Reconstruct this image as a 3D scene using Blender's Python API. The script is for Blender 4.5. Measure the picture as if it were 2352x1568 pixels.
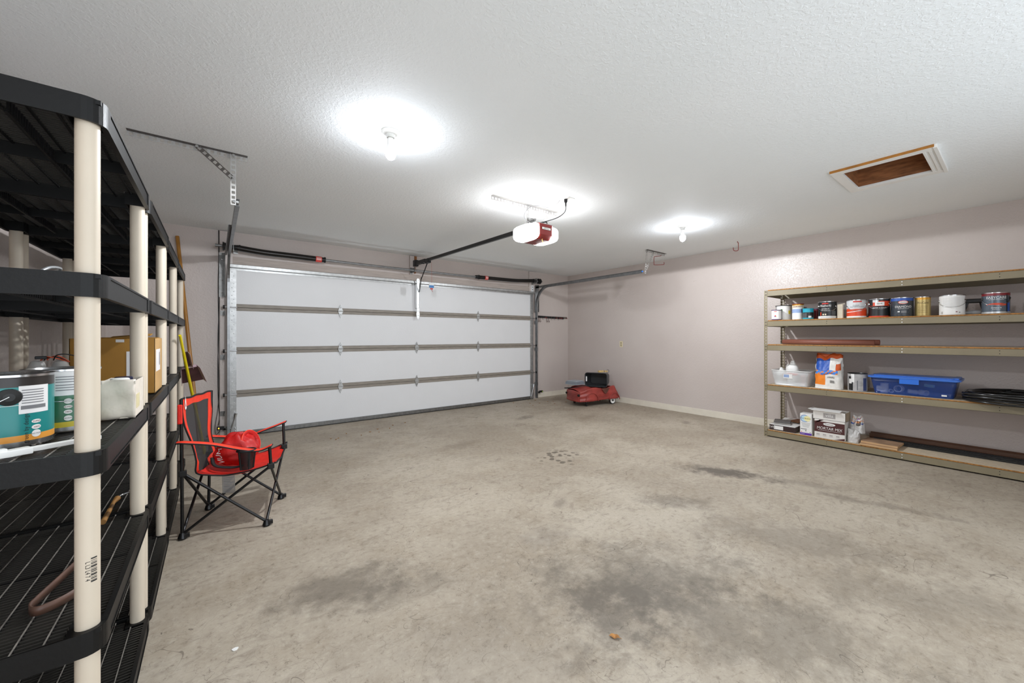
import bpy, math, random
from math import pi, sin, cos, radians, sqrt, atan2
from mathutils import Vector, Matrix
random.seed(7)
S = bpy.context.scene
for o in list(bpy.data.objects): bpy.data.objects.remove(o, do_unlink=True)

# ------------------------------------------------------------ camera, world, exposure
cam_d = bpy.data.cameras.new('camera'); cam = bpy.data.objects.new('camera', cam_d)
S.collection.objects.link(cam); S.camera = cam
cam.location = (0, 0, 1.26); cam.rotation_euler = (radians(90), 0, -0.6518)
cam_d.sensor_width = 36; cam_d.lens = 893.68 / 2352 * 36
cam_d.shift_y = -(784 - 772.39) / 2352; cam_d.clip_start = 0.02
w = bpy.data.worlds.new('world'); S.world = w; w.use_nodes = True
w.node_tree.nodes['Background'].inputs[0].default_value = (0.86, 0.93, 1, 1)
w.node_tree.nodes['Background'].inputs[1].default_value = 1.6
S.view_settings.view_transform = 'Standard'; S.view_settings.look = 'None'
S.view_settings.gamma = 1; S.view_settings.exposure = 0.82
BULB = 145.0; LENS = 15.0; DOWN = 60.0
H = 2.583; XL, XR, YB, YF = -0.95, 6.178, -1.0, 6.068

# ------------------------------------------------------------ helpers
def lin(h):
    if isinstance(h, str):
        h = h.lstrip('#'); h = [int(h[i:i+2], 16) / 255 for i in (0, 2, 4)]
    return tuple(((c + .055) / 1.055) ** 2.4 if c > .04045 else c / 12.92 for c in h) + (1,)
MATS = {}
def mat(name, col, rough=.5, metal=0, var=0, vs=8, bump=0, bs=60, spec=.5, emit=0, alpha=1, trans=0, stretch=None, detail=4, col2=None):
    if name in MATS: return MATS[name]
    m = bpy.data.materials.new(name); m.use_nodes = True; MATS[name] = m
    nt = m.node_tree; b = nt.nodes['Principled BSDF']; c = lin(col)
    b.inputs['Base Color'].default_value = c; b.inputs['Roughness'].default_value = rough
    b.inputs['Metallic'].default_value = metal; b.inputs['Specular IOR Level'].default_value = spec
    if emit:
        b.inputs['Emission Color'].default_value = c; b.inputs['Emission Strength'].default_value = emit
    if alpha < 1: b.inputs['Alpha'].default_value = alpha
    if trans: b.inputs['Transmission Weight'].default_value = trans
    tc = nt.nodes.new('ShaderNodeTexCoord'); mp = nt.nodes.new('ShaderNodeMapping')
    nt.links.new(tc.outputs['Object'], mp.inputs[0])
    if stretch: mp.inputs['Scale'].default_value = stretch
    n = nt.nodes.new('ShaderNodeTexNoise'); n.inputs['Scale'].default_value = vs; n.inputs['Detail'].default_value = detail
    nt.links.new(mp.outputs[0], n.inputs['Vector'])
    if var or col2:
        r = nt.nodes.new('ShaderNodeValToRGB'); nt.links.new(n.outputs['Fac'], r.inputs[0])
        r.color_ramp.elements[0].position = .35; r.color_ramp.elements[1].position = .65
        if col2: a, d = c, lin(col2)
        else: a = tuple(x * (1 - var) for x in c[:3]) + (1,); d = tuple(min(1, x * (1 + var)) for x in c[:3]) + (1,)
        r.color_ramp.elements[0].color = a; r.color_ramp.elements[1].color = d
        nt.links.new(r.outputs[0], b.inputs['Base Color'])
    if bump:
        n2 = nt.nodes.new('ShaderNodeTexNoise'); n2.inputs['Scale'].default_value = bs; n2.inputs['Detail'].default_value = 3
        nt.links.new(mp.outputs[0], n2.inputs['Vector'])
        bp = nt.nodes.new('ShaderNodeBump'); bp.inputs['Strength'].default_value = bump; bp.inputs['Distance'].default_value = .01
        nt.links.new(n2.outputs['Fac'], bp.inputs['Height']); nt.links.new(bp.outputs[0], b.inputs['Normal'])
    return m

class MB:
    def __init__(s, off=(0, 0, 0)): s.v = []; s.f = []; s.m = []; s.s = []; s.off = Vector(off)
    def add(s, vs, fs, mat=0, smooth=False):
        n = len(s.v); s.v += [tuple(Vector(v) - s.off) for v in vs]
        for f in fs: s.f.append(tuple(i + n for i in f)); s.m.append(mat); s.s.append(smooth)
        return s
    def box(s, x0, x1, y0, y1, z0, z1, mat=0):
        vs = [(x, y, z) for z in (z0, z1) for y in (y0, y1) for x in (x0, x1)]
        return s.add(vs, [(0, 2, 3, 1), (4, 5, 7, 6), (0, 1, 5, 4), (2, 6, 7, 3), (0, 4, 6, 2), (1, 3, 7, 5)], mat)
    def obox(s, c, ax, ay, az, hx, hy, hz, mat=0):
        c = Vector(c); ax, ay, az = Vector(ax).normalized() * hx, Vector(ay).normalized() * hy, Vector(az).normalized() * hz
        vs = [c + ax * i + ay * j + az * k for k in (-1, 1) for j in (-1, 1) for i in (-1, 1)]
        return s.add(vs, [(0, 2, 3, 1), (4, 5, 7, 6), (0, 1, 5, 4), (2, 6, 7, 3), (0, 4, 6, 2), (1, 3, 7, 5)], mat)
    def bar(s, p0, p1, w, h, up=(0, 0, 1), mat=0):
        p0, p1 = Vector(p0), Vector(p1); d = (p1 - p0); L = d.length; d.normalize()
        u = Vector(up); side = d.cross(u)
        if side.length < 1e-4: side = d.cross(Vector((1, 0, 0)))
        side.normalize(); u = side.cross(d)
        return s.obox((p0 + p1) / 2, d, side, u, L / 2, w / 2, h / 2, mat)
    def tube(s, pts, r, seg=12, mat=0, closed=False, flat=1.0):
        pts = [Vector(p) for p in pts]; n = len(pts); vs = []; nrm = None
        for i, p in enumerate(pts):
            a = pts[(i - 1) % n] if (closed or i > 0) else p; b = pts[(i + 1) % n] if (closed or i < n - 1) else p
            t = (b - a).normalized()
            if nrm is None:
                nrm = t.cross(Vector((0, 0, 1)))
                if nrm.length < 1e-3: nrm = t.cross(Vector((1, 0, 0)))
                nrm.normalize()
            nrm = (nrm - t * nrm.dot(t)).normalized(); bn = t.cross(nrm)
            rr = r[i] if isinstance(r, (list, tuple)) else r
            for k in range(seg):
                an = 2 * pi * k / seg; vs.append(p + nrm * rr * cos(an) + bn * rr * flat * sin(an))
        fs = []; m = n if closed else n - 1
        for i in range(m):
            j = (i + 1) % n
            for k in range(seg):
                l = (k + 1) % seg; fs.append((i * seg + k, i * seg + l, j * seg + l, j * seg + k))
        s.add(vs, fs, mat, True)
        if not closed:
            s.add(vs[:seg], [tuple(range(seg))[::-1]], mat); s.add(vs[-seg:], [tuple(range(seg))], mat)
        return s
    def lathe(s, prof, c=(0, 0, 0), seg=32, mats=0, axis=None, smooth=True):
        # prof: list of (r, z); mats: int or list per segment
        c = Vector(c)
        if axis is None: ax, ay, az = Vector((1, 0, 0)), Vector((0, 1, 0)), Vector((0, 0, 1))
        else:
            az = Vector(axis).normalized(); ax = az.cross(Vector((0, 0, 1)))
            if ax.length < 1e-3: ax = Vector((1, 0, 0))
            ax.normalize(); ay = az.cross(ax)
        for i in range(len(prof) - 1):
            (r0, z0), (r1, z1) = prof[i], prof[i + 1]; vs = []
            for r_, z_ in ((r0, z0), (r1, z1)):
                for k in range(seg):
                    a = 2 * pi * k / seg; vs.append(c + ax * r_ * cos(a) + ay * r_ * sin(a) + az * z_)
            s.add(vs, [(k, (k + 1) % seg, seg + (k + 1) % seg, seg + k) for k in range(seg)], mats if isinstance(mats, int) else mats[i], smooth)
        return s
    def prism(s, poly, z0, z1, mat=0, M=None, side=None):
        n = len(poly); vs = [Vector((x, y, z0)) for x, y in poly] + [Vector((x, y, z1)) for x, y in poly]
        if M is not None: vs = [M @ v for v in vs]
        s.add(vs, [tuple(range(n))[::-1], tuple(range(n, 2 * n))], mat)
        s.add(vs, [(i, (i + 1) % n, n + (i + 1) % n, n + i) for i in range(n)], mat if side is None else side)
        return s
    def grid(s, fn, nu, nv, mat=0, smooth=True, matfn=None):
        vs = [fn(i / nu, j / nv) for j in range(nv + 1) for i in range(nu + 1)]
        n = len(s.v); s.v += [tuple(Vector(v) - s.off) for v in vs]
        for j in range(nv):
            for i in range(nu):
                a = n + j * (nu + 1) + i; s.f.append((a, a + 1, a + nu + 2, a + nu + 1)); s.s.append(smooth)
                s.m.append(matfn(i, j) if matfn else mat)
        return s
    def build(s, name, mats, parent=None, bevel=0, solid=0, sub=0, label=None, weld=False):
        me = bpy.data.meshes.new(name); me.from_pydata(s.v, [], s.f); me.update()
        if not isinstance(mats, (list, tuple)): mats = [mats]
        for m in mats: me.materials.append(m)
        for p, mi, sm in zip(me.polygons, s.m, s.s): p.material_index = mi; p.use_smooth = sm
        o = bpy.data.objects.new(name, me); S.collection.objects.link(o)
        if parent is not None: o.parent = parent
        if weld: md = o.modifiers.new('weld', 'WELD'); md.merge_threshold = 1e-5
        if solid: md = o.modifiers.new('solid', 'SOLIDIFY'); md.thickness = solid; md.offset = 0
        if bevel: md = o.modifiers.new('bevel', 'BEVEL'); md.width = bevel; md.segments = 2; md.limit_method = 'ANGLE'
        if sub: md = o.modifiers.new('sub', 'SUBSURF'); md.levels = sub; md.render_levels = sub
        if label: o['label'] = label
        return o
def thing(name, label, cat, loc=(0, 0, 0), rotz=0, group=None):
    o = bpy.data.objects.new(name, None); S.collection.objects.link(o); o.location = loc; o.rotation_euler = (0, 0, rotz)
    o.empty_display_size = .05
    return tag(o, label, cat, group)
def tag(o, label, cat, group=None):
    o['label'] = label; o['category'] = cat
    if group: o['group'] = group
    return o
def struct(o): o['kind'] = 'structure'; return o
def text_data(body, size, align='CENTER', shear=0, space=1, wx=1.0):
    cu = bpy.data.curves.new('t', 'FONT'); cu.body = body; cu.size = size; cu.align_x = align; cu.align_y = 'CENTER'
    cu.shear = shear; cu.space_character = space; cu.resolution_u = 3
    o = bpy.data.objects.new('t', cu); S.collection.objects.link(o)
    bpy.context.view_layer.update()
    me = bpy.data.meshes.new_from_object(o.evaluated_get(bpy.context.evaluated_depsgraph_get()))
    vs = [(v.co.x * wx, v.co.y) for v in me.vertices]; fs = [tuple(p.vertices) for p in me.polygons]
    bpy.data.objects.remove(o, do_unlink=True); bpy.data.meshes.remove(me)
    return vs, fs
def flat_text(mb, body, size, org, right, up, mat=0, eps=.0008, **k):
    vs, fs = text_data(body, size, **k); r, u = Vector(right).normalized(), Vector(up).normalized(); n = r.cross(u)
    mb.add([Vector(org) + r * x + u * y + n * eps for x, y in vs], fs, mat)
def cyl_text(mb, body, size, c, r, ang, z, mat=0, eps=.0008, rot=False, **k):
    vs, fs = text_data(body, size, **k)
    if rot: vs = [(-y, x) for x, y in vs]
    mb.add([(c[0] + (r + eps) * cos(ang + x / r), c[1] + (r + eps) * sin(ang + x / r), z + y) for x, y in vs], fs, mat)
def cyl_patch(mb, c, r, ang, w_, z0, z1, mat=0, eps=.0004, n=10, top=None, bot=None):
    # curved label patch centred on ang, width w_ along the arc; top/bot optional functions of x in 0..1
    def fn(u, v):
        a = ang + (u - .5) * w_ / r; lo = bot(u) if bot else z0; hi = top(u) if top else z1
        return (c[0] + (r + eps) * cos(a), c[1] + (r + eps) * sin(a), lo + (hi - lo) * v)
    mb.grid(fn, n, 1, mat)
def rect_patch(mb, org, right, up, w_, h_, mat=0, eps=.0005):
    r, u = Vector(right).normalized(), Vector(up).normalized(); n = r.cross(u); o = Vector(org) + n * eps
    mb.add([o - r * w_/2 - u * h_/2, o + r * w_/2 - u * h_/2, o + r * w_/2 + u * h_/2, o - r * w_/2 + u * h_/2], [(0, 1, 2, 3)], mat)
def rrect(x0, x1, y0, y1, r, n=5):
    p = []
    for cx, cy, a0 in ((x1 - r, y1 - r, 0), (x0 + r, y1 - r, pi/2), (x0 + r, y0 + r, pi), (x1 - r, y0 + r, 1.5 * pi)):
        for k in range(n + 1): a = a0 + pi/2 * k / n; p.append((cx + r * cos(a), cy + r * sin(a)))
    return p
def smooth_path(pts, n=8):
    pts = [Vector(p) for p in pts]; out = []
    for i in range(len(pts) - 1):
        p0 = pts[max(i-1, 0)]; p1 = pts[i]; p2 = pts[i+1]; p3 = pts[min(i+2, len(pts)-1)]
        for k in range(n):
            t = k / n
            out.append(.5 * ((2*p1) + (p2-p0)*t + (2*p0-5*p1+4*p2-p3)*t*t + (-p0+3*p1-3*p2+p3)*t**3))
    out.append(pts[-1]); return out

# ------------------------------------------------------------ surface materials
def m_floor():
    m = bpy.data.materials.new('stained_concrete'); m.use_nodes = True; nt = m.node_tree; N = nt.nodes; Lk = nt.links
    b = N['Principled BSDF']; tc = N.new('ShaderNodeTexCoord'); P = tc.outputs['Object']
    def noise(scale, detail=6, rough=.6, vec=None, dist=0, sc=None, rot=0):
        mp = N.new('ShaderNodeMapping'); Lk.new(vec or P, mp.inputs[0])
        if sc: mp.inputs['Scale'].default_value = sc
        mp.inputs['Rotation'].default_value = (0, 0, rot)
        n = N.new('ShaderNodeTexNoise'); n.inputs['Scale'].default_value = scale; n.inputs['Detail'].default_value = detail
        n.inputs['Roughness'].default_value = rough; n.inputs['Distortion'].default_value = dist
        Lk.new(mp.outputs[0], n.inputs['Vector']); return n.outputs['Fac']
    def mth(op, a, b_=None, c=None):
        n = N.new('ShaderNodeMath'); n.operation = op
        for i, v in enumerate((a, b_, c)):
            if v is None: continue
            if isinstance(v, (int, float)): n.inputs[i].default_value = v
            else: Lk.new(v, n.inputs[i])
        return n.outputs[0]
    def ss(x, a, c):   # smooth map a..c -> 0..1
        n = N.new('ShaderNodeMapRange'); n.interpolation_type = 'SMOOTHSTEP'; Lk.new(x, n.inputs[0])
        n.inputs[1].default_value = a; n.inputs[2].default_value = c; n.inputs[3].default_value = 0; n.inputs[4].default_value = 1
        n.clamp = True; return n.outputs[0]
    def mix(fac, A, B, mode='MIX'):
        n = N.new('ShaderNodeMix'); n.data_type = 'RGBA'; n.blend_type = mode
        if isinstance(fac, (int, float)): n.inputs[0].default_value = fac
        else: Lk.new(fac, n.inputs[0])
        for i, v in ((6, A), (7, B)):
            if isinstance(v, tuple): n.inputs[i].default_value = v
            else: Lk.new(v, n.inputs[i])
        return n.outputs[2]
    big = noise(.9, 5, .6); mid = noise(3.2, 8, .65); fine = noise(26, 8, .75); grit = noise(120, 4, .7)
    streak = noise(5, 8, .7, sc=(1, 2.0, 1), rot=.5, dist=1.6); streak2 = noise(17, 8, .8, sc=(1, 1.7, 1), rot=-.35, dist=1.2)
    col = mix(ss(big, .35, .65), lin('#9e9282'), lin('#b3a898'))
    col = mix(mth('MULTIPLY', ss(mid, .45, .7), .5), col, lin('#9a8c79'))
    col = mix(mth('MULTIPLY', ss(streak, .5, .70), .5), col, lin('#7d7163'))
    col = mix(mth('MULTIPLY', ss(streak2, .55, .70), .5), col, lin('#665a4e'))
    col = mix(mth('MULTIPLY', ss(fine, .54, .70), .6), col, lin('#64584a'))
    col = mix(mth('MULTIPLY', ss(fine, .52, .28), .25), col, lin('#d6cdbf'))
    # trowel and tyre scratches: thin level lines of two warped noises
    for sc, amp, wd, msk in ((1.6, .8, .0016, 1.1), (3.1, .7, .0025, 1.7), (6, .65, .004, 2.6), (13, .5, .007, 3.3)):
        n = noise(sc, 2, .4, dist=1.5); line = ss(mth('ABSOLUTE', mth('SUBTRACT', n, .5)), wd, 0.0)
        mk = ss(noise(msk, 3, .6), .44, .60)
        col = mix(mth('MULTIPLY', mth('MULTIPLY', line, mk), amp), col, lin('#4d443c'))
    # oil and wear stains, each at its own place on the slab
    warp = noise(4.5, 6, .7); warp2 = noise(14, 5, .7)
    sep = N.new('ShaderNodeSeparateXYZ'); Lk.new(P, sep.inputs[0])
    stains = [(3.76, 1.66, .42, .16, -1.1, .8, '#4a433c'), (3.95, 1.25, .5, .10, -1.2, .35, '#5b5248'), (1.75, 1.22, .66, .34, -.5, .5, '#5e564c'),
              (1.45, 1.12, .34, .22, .2, .5, '#58514a'), (.52, 2.06, .36, .20, -.25, .55, '#5a5249'), (.75, 1.85, .3, .12, -.3, .3, '#6a6156'),
              (3.85, 4.70, .2, .10, .1, .6, '#544b42'), (2.27, 3.94, .3, .12, .2, .35, '#6b6054'), (5.49, 2.98, .13, .06, .4, .5, '#6a6054'),
              (2.07, 2.12, .1, .05, .5, .4, '#5a5249'), (2.80, 1.61, .28, .14, -.9, .42, '#564e45'), (1.85, .75, .75, .28, -1.1, .45, '#625a50'),
              (3.95, .65, .5, .07, -1.3, .4, '#5e554b'), (1.66, 1.80, .24, .12, 0, .3, '#77706a'), (5.5, 5.7, .6, .25, .1, .45, '#6b5f50'),
              (5.2, 4.85, .5, .3, .3, .35, '#6f6354'), (2.9, .8, .65, .24, -1, .42, '#6a6055'), (2.7, .3, .5, .2, -.9, .35, '#6e655a'),
              (.9, 1.3, .5, .3, -.5, .25, '#7b7166'), (4.6, 4.1, .4, .1, .3, .3, '#7a6d5c'), (3.0, 3.3, .4, .1, .1, .2, '#857865')]
    for x, y, rx, ry, rot, st, c in stains:
        dx = mth('SUBTRACT', sep.outputs[0], x); dy = mth('SUBTRACT', sep.outputs[1], y)
        u = mth('DIVIDE', mth('ADD', mth('MULTIPLY', dx, cos(rot)), mth('MULTIPLY', dy, sin(rot))), rx)
        v = mth('DIVIDE', mth('SUBTRACT', mth('MULTIPLY', dy, cos(rot)), mth('MULTIPLY', dx, sin(rot))), ry)
        d = mth('SQRT', mth('ADD', mth('MULTIPLY', u, u), mth('MULTIPLY', v, v)))
        d = mth('ADD', d, mth('ADD', mth('MULTIPLY', mth('SUBTRACT', warp, .5), 2.8), mth('MULTIPLY', mth('SUBTRACT', warp2, .5), 1.6)))
        col = mix(mth('MULTIPLY', ss(d, 1.25, .2), st), col, lin(c))
    # cluster of drip spots
    vo = N.new('ShaderNodeTexVoronoi'); vo.inputs['Scale'].default_value = 13; Lk.new(P, vo.inputs['Vector'])
    ddx = mth('SUBTRACT', sep.outputs[0], 2.85); ddy = mth('SUBTRACT', sep.outputs[1], 2.93)
    near = ss(mth('SQRT', mth('ADD', mth('MULTIPLY', ddx, ddx), mth('MULTIPLY', ddy, ddy))), .33, .18)
    col = mix(mth('MULTIPLY', mth('MULTIPLY', ss(vo.outputs['Distance'], .42, .30), near), .75), col, lin('#4e463d'))
    col = mix(mth('MULTIPLY', ss(grit, .60, .75), .42), col, lin('#4a423a'))
    Lk.new(col, b.inputs['Base Color'])
    rr = N.new('ShaderNodeMapRange'); Lk.new(mid, rr.inputs[0]); rr.inputs[3].default_value = .45; rr.inputs[4].default_value = .75
    Lk.new(rr.outputs[0], b.inputs['Roughness'])
    bp = N.new('ShaderNodeBump'); bp.inputs['Strength'].default_value = .25; bp.inputs['Distance'].default_value = .004
    Lk.new(fine, bp.inputs['Height']); Lk.new(bp.outputs[0], b.inputs['Normal'])
    b.inputs['Specular IOR Level'].default_value = .3
    return m
def m_knock(name, c1, c2, rough, scale, strength, dist=.006, lo=.45, hi=.6, smear=None, spec=.5):
    m = bpy.data.materials.new(name); m.use_nodes = True; nt = m.node_tree; N = nt.nodes; Lk = nt.links; b = N['Principled BSDF']
    tc = N.new('ShaderNodeTexCoord'); n = N.new('ShaderNodeTexNoise'); n.inputs['Scale'].default_value = scale; n.inputs['Detail'].default_value = 3
    n.inputs['Distortion'].default_value = .6
    Lk.new(tc.outputs['Object'], n.inputs['Vector'])
    r = N.new('ShaderNodeMapRange'); r.interpolation_type = 'SMOOTHSTEP'; Lk.new(n.outputs['Fac'], r.inputs[0]); r.inputs[1].default_value = lo; r.inputs[2].default_value = hi
    n3 = N.new('ShaderNodeTexNoise'); n3.inputs['Scale'].default_value = scale * 3; Lk.new(tc.outputs['Object'], n3.inputs['Vector'])
    ad = N.new('ShaderNodeMath'); ad.operation = 'MULTIPLY_ADD'; Lk.new(n3.outputs['Fac'], ad.inputs[0]); ad.inputs[1].default_value = .4; Lk.new(r.outputs[0], ad.inputs[2])
    bp = N.new('ShaderNodeBump'); bp.inputs['Strength'].default_value = strength; bp.inputs['Distance'].default_value = dist
    Lk.new(ad.outputs[0], bp.inputs['Height']); Lk.new(bp.outputs[0], b.inputs['Normal'])
    n2 = N.new('ShaderNodeTexNoise'); n2.inputs['Scale'].default_value = .8; n2.inputs['Detail'].default_value = 6; Lk.new(tc.outputs['Object'], n2.inputs['Vector'])
    cr = N.new('ShaderNodeValToRGB'); Lk.new(n2.outputs['Fac'], cr.inputs[0]); cr.color_ramp.elements[0].position = .35; cr.color_ramp.elements[1].position = .65
    cr.color_ramp.elements[0].color = lin(c1); cr.color_ramp.elements[1].color = lin(c2); out = cr.outputs[0]
    if smear:   # scuff marks
        n4 = N.new('ShaderNodeTexNoise'); n4.inputs['Scale'].default_value = 7; n4.inputs['Detail'].default_value = 8; n4.inputs['Roughness'].default_value = .7
        mp = N.new('ShaderNodeMapping'); mp.inputs['Scale'].default_value = (1, 1, 2.5); Lk.new(tc.outputs['Object'], mp.inputs[0]); Lk.new(mp.outputs[0], n4.inputs['Vector'])
        r4 = N.new('ShaderNodeMapRange'); Lk.new(n4.outputs['Fac'], r4.inputs[0]); r4.inputs[1].default_value = .66; r4.inputs[2].default_value = .78
        mx = N.new('ShaderNodeMix'); mx.data_type = 'RGBA'; Lk.new(r4.outputs[0], mx.inputs[0]); Lk.new(out, mx.inputs[6]); mx.inputs[7].default_value = lin(smear); out = mx.outputs[2]
    Lk.new(out, b.inputs['Base Color']); b.inputs['Roughness'].default_value = rough; b.inputs['Specular IOR Level'].default_value = spec
    return m
M_floor = m_floor()
M_ceil = m_knock('ceiling_texture', '#eef2f3', '#f2f5f6', .75, 52, .22)
M_wall = m_knock('wall_paint', '#c1b5af', '#c9beb8', .36, 48, .22, .004, smear='#a3958c')
M_base = mat('cream_trim', '#ddd5c6', .5, var=.04, vs=6)
M_black = mat('black_plastic', '#0b0b0b', .46, bump=.05, bs=90, spec=.3); M_litdust = mat('lit_dusty_edge', '#77726b', .5, var=.3, vs=30); M_bar = mat('black_bar_lit', '#33312e', .3)
M_post = mat('cream_plastic', '#d4c7b4', .45, var=.03, vs=5)
M_olive = mat('olive_steel', '#867b63', .42, var=.05, vs=6)
M_galv = mat('galvanised_steel', '#a9a9a8', .38, metal=.75, var=.12, vs=25)
M_galvd = mat('dull_steel', '#7c7b79', .42, metal=.8, var=.15, vs=30)
M_track = mat('track_steel', '#8d8e8f', .35, metal=.85, var=.12, vs=14)
M_dark = mat('dark_metal', '#1b1b1c', .4, metal=.3)
M_hole = mat('hole_black', '#0a0908', .9)
M_panel = mat('door_white', '#dededf', .42, var=.01, vs=3, bump=.10, bs=70)
M_rail = mat('door_rail_grey', '#8b8379', .5, var=.14, vs=10, stretch=(1, 1, 9))
M_wood = mat('weathered_board', '#b0a39a', .6, var=.11, vs=7, stretch=(.6, 6, 9))
M_brown = mat('brown_wood', '#93603c', .55, var=.3, vs=7, stretch=(1.5, 1.5, 9))
M_ochre = mat('ochre_edge', '#a86f28', .6, var=.15, vs=12)
M_osb = mat('particle_top', '#cdbda4', .7, var=.1, vs=40)
M_osbe = mat('particle_edge', '#9c6a30', .7, var=.3, vs=60)
M_white = mat('white_plastic', '#ecebe7', .4)
M_paper = mat('white_paper', '#e8e6e2', .6)
M_ink = mat('black_ink', '#181818', .6)
M_grey = mat('grey_ink', '#77777a', .6)
M_red = mat('red_ink', '#c8281c', .5)
M_bulb = mat('glowing_bulb', '#f0f6ff', .4, emit=BULB); M_bulbs = mat('glowing_bulb_side', '#f0f6ff', .4, emit=BULB); M_bulbm = mat('glowing_bulb_mid', '#f0f6ff', .4, emit=BULB)
M_lens = mat('glowing_lens', '#fdfdff', .4, emit=LENS)
M_tin = mat('tin_metal', '#c9cacb', .22, metal=1)

# ------------------------------------------------------------ room shell
struct(MB().box(XL - .15, XR + .15, YB - .15, YF + .8, -.15, 0).build('floor', M_floor))
HX0, HX1, HY0, HY1 = 3.997, 4.53, .425, .88
b = MB()
gq = .013
for x0, x1, y0, y1 in ((XL - .15, HX0 - gq, YB - .15, YF + .15), (HX1 + gq, XR + .15, YB - .15, YF + .15), (HX0 - gq, HX1 + gq, YB - .15, HY0 - gq), (HX0 - gq, HX1 + gq, HY1 + gq, YF + .15)):
    b.box(x0, x1, y0, y1, H, H + .12)
struct(b.build('ceiling', M_ceil))
struct(MB().box(XL - .15, XL, YB, YF + .15, 0, H).build('wall_left', M_wall))
struct(MB().box(XR, XR + .15, YB, YF + .15, 0, H).build('wall_right', M_wall))
struct(MB().box(3.9, XR, YB - .15, YB, 0, H).build('wall_back', M_wall))   # unseen; left stretch omitted so ambient world light fills the room
DX0, DX1, DT = .16, 5.13, 2.15
b = MB().box(XL, DX0, YF, YF + .15, 0, H).box(DX1, XR, YF, YF + .15, 0, H).box(DX0, DX1, YF, YF + .15, DT, H)
struct(b.build('wall_front', M_wall))
struct(MB().box(XR - .014, XR, -.99, YF - .014, 0, .10).build('baseboard_right', M_base, bevel=.003))
struct(MB().box(5.30, XR, YF - .014, YF, 0, .10).build('baseboard_front', M_base, bevel=.003))
# attic hatch
b = MB()
b.box(HX0 - .012, HX0, HY0 - .012, HY1 + .012, H - .002, H + .42).box(HX1, HX1 + .012, HY0 - .012, HY1 + .012, H - .002, H + .42)
b.box(HX0, HX1, HY0 - .012, HY0, H - .002, H + .42).box(HX0, HX1, HY1, HY1 + .012, H - .002, H + .42).box(HX0 - .012, HX1 + .012, HY0 - .012, HY1 + .012, H + .42, H + .44)
struct(b.build('trim_1', M_brown))
b = MB(); z0 = H - .02
b.box(3.93, HX0 + .004, .366, .94, z0, H, 0).box(3.927, 3.93, .366, .94, z0, H, 1)
b.box(HX1 - .004, 4.60, .366, .94, z0, H).box(HX0, HX1, HY1 - .004, .94, z0, H)
b.box(HX0, HX1, .366, HY0 + .004, z0 + .006, H).box(3.93, 4.60, .352, .372, z0 - .006, H).box(HX0, HX1, .385, .40, z0 - .002, H).box(HX0, HX1, .415, HY0 + .004, z0 - .001, H)
struct(b.build('trim_2', [M_white, M_ochre], bevel=.002))
# boards above the garage door and casings beside it
struct(MB().box(.175, 5.045, YF - .02, YF, 2.17, 2.27).build('trim_3', M_wood, bevel=.002))
struct(MB().box(2.52, 2.69, YF - .035, YF, 2.27, H - .01).build('trim_4', M_wall, bevel=.002))
struct(MB().box(5.045, 5.20, YF - .035, YF, 2.16, H - .01).build('trim_5', M_wall, bevel=.002))
struct(MB().box(.045, .175, YF - .035, YF, 0, H - .01).build('trim_6', M_wall, bevel=.002))
struct(MB().box(5.14, 5.29, YF - .02, YF, 0, 2.16).build('trim_7', M_wall, bevel=.002))

# ------------------------------------------------------------ garage door
door = bpy.data.objects.new('door_1', None); S.collection.objects.link(door); struct(door)
YD = 5.99
zj = [0.0, .5366, 1.0791, 1.6237, 2.115]
for i in range(4):
    z0, z1 = zj[i], zj[i + 1]
    b = MB(); lo = .06 if i == 0 else .045; hi = .012 if i == 3 else .04
    b.box(.21, 5.035, YD + .008, YD + .05, z0 + lo, z1 - hi, 0)
    b.box(.145, 5.10, YD, YD + .045, z0 + .002, z0 + lo, 1); b.box(.145, 5.10, YD, YD + .045, z1 - hi, z1 - .002, 1)
    b.build('door_section', [M_panel, M_rail if i else M_rail], door, bevel=.0015)
    for x0, x1 in ((.145, .213), (5.035, 5.10)):
        b = MB().box(x0, x1, YD - .006, YD + .04, z0 + .006, z1 - .006)
        for k in range(9):
            zz = z0 + .05 + k * (z1 - z0 - .1) / 8
            b.lathe([(0, -.004), (.004, -.003), (.005, 0)], (x0 + .022 + (k % 2) * .02, YD - .006, zz), 8, 1, axis=(0, 1, 0))
        b.build('end_stile', [M_galv, M_tin], door, bevel=.001)
for zj_ in zj[1:4]:
    for x in (1.444, 2.614, 3.795):
        if x == 2.614 and zj_ > 1.5: continue
        b = MB(); Mx = Matrix.Translation((x, YD - .007, zj_)) @ Matrix.Rotation(radians(90), 4, 'X')
        b.prism([(-.032, .012), (-.032, -.012), (-.024, -.03), (0, -.095), (.024, -.03), (.032, -.012), (.032, .012), (.024, .03), (0, .095), (-.024, .03)], -.004, .004, 0, Mx)
        b.tube([(x - .034, YD - .013, zj_), (x + .034, YD - .013, zj_)], .006, 8)
        for q in (-.05, .05): b.lathe([(0, -.004), (.006, -.003), (.007, 0)], (x, YD - .011, zj_ + q), 8, 1, axis=(0, 1, 0))
        b.build('hinge', [M_galv, M_galvd], door)
    for sx in (.17, 5.075):
        dx = -1 if sx < 1 else 1
        b = MB().box(sx - .035, sx + .035, YD - .014, YD - .006, zj_ - .018, zj_ + .018)
        b.tube([(sx + .05, YD - .022, zj_), (sx - .0 + dx * .075, YD - .022, zj_)] if dx < 0 else [(sx - .05, YD - .022, zj_), (sx + dx * .075, YD - .022, zj_)], .006, 8, 1)
        b.lathe([(0, -.009), (.02, -.009), (.022, -.005), (.022, .005), (.02, .009), (0, .009)], (sx + dx * .085, YD - .03, zj_), 16, 2, axis=(1, 0, 0))
        b.build('roller_hinge', [M_galv, M_tin, M_dark], door)
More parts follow.
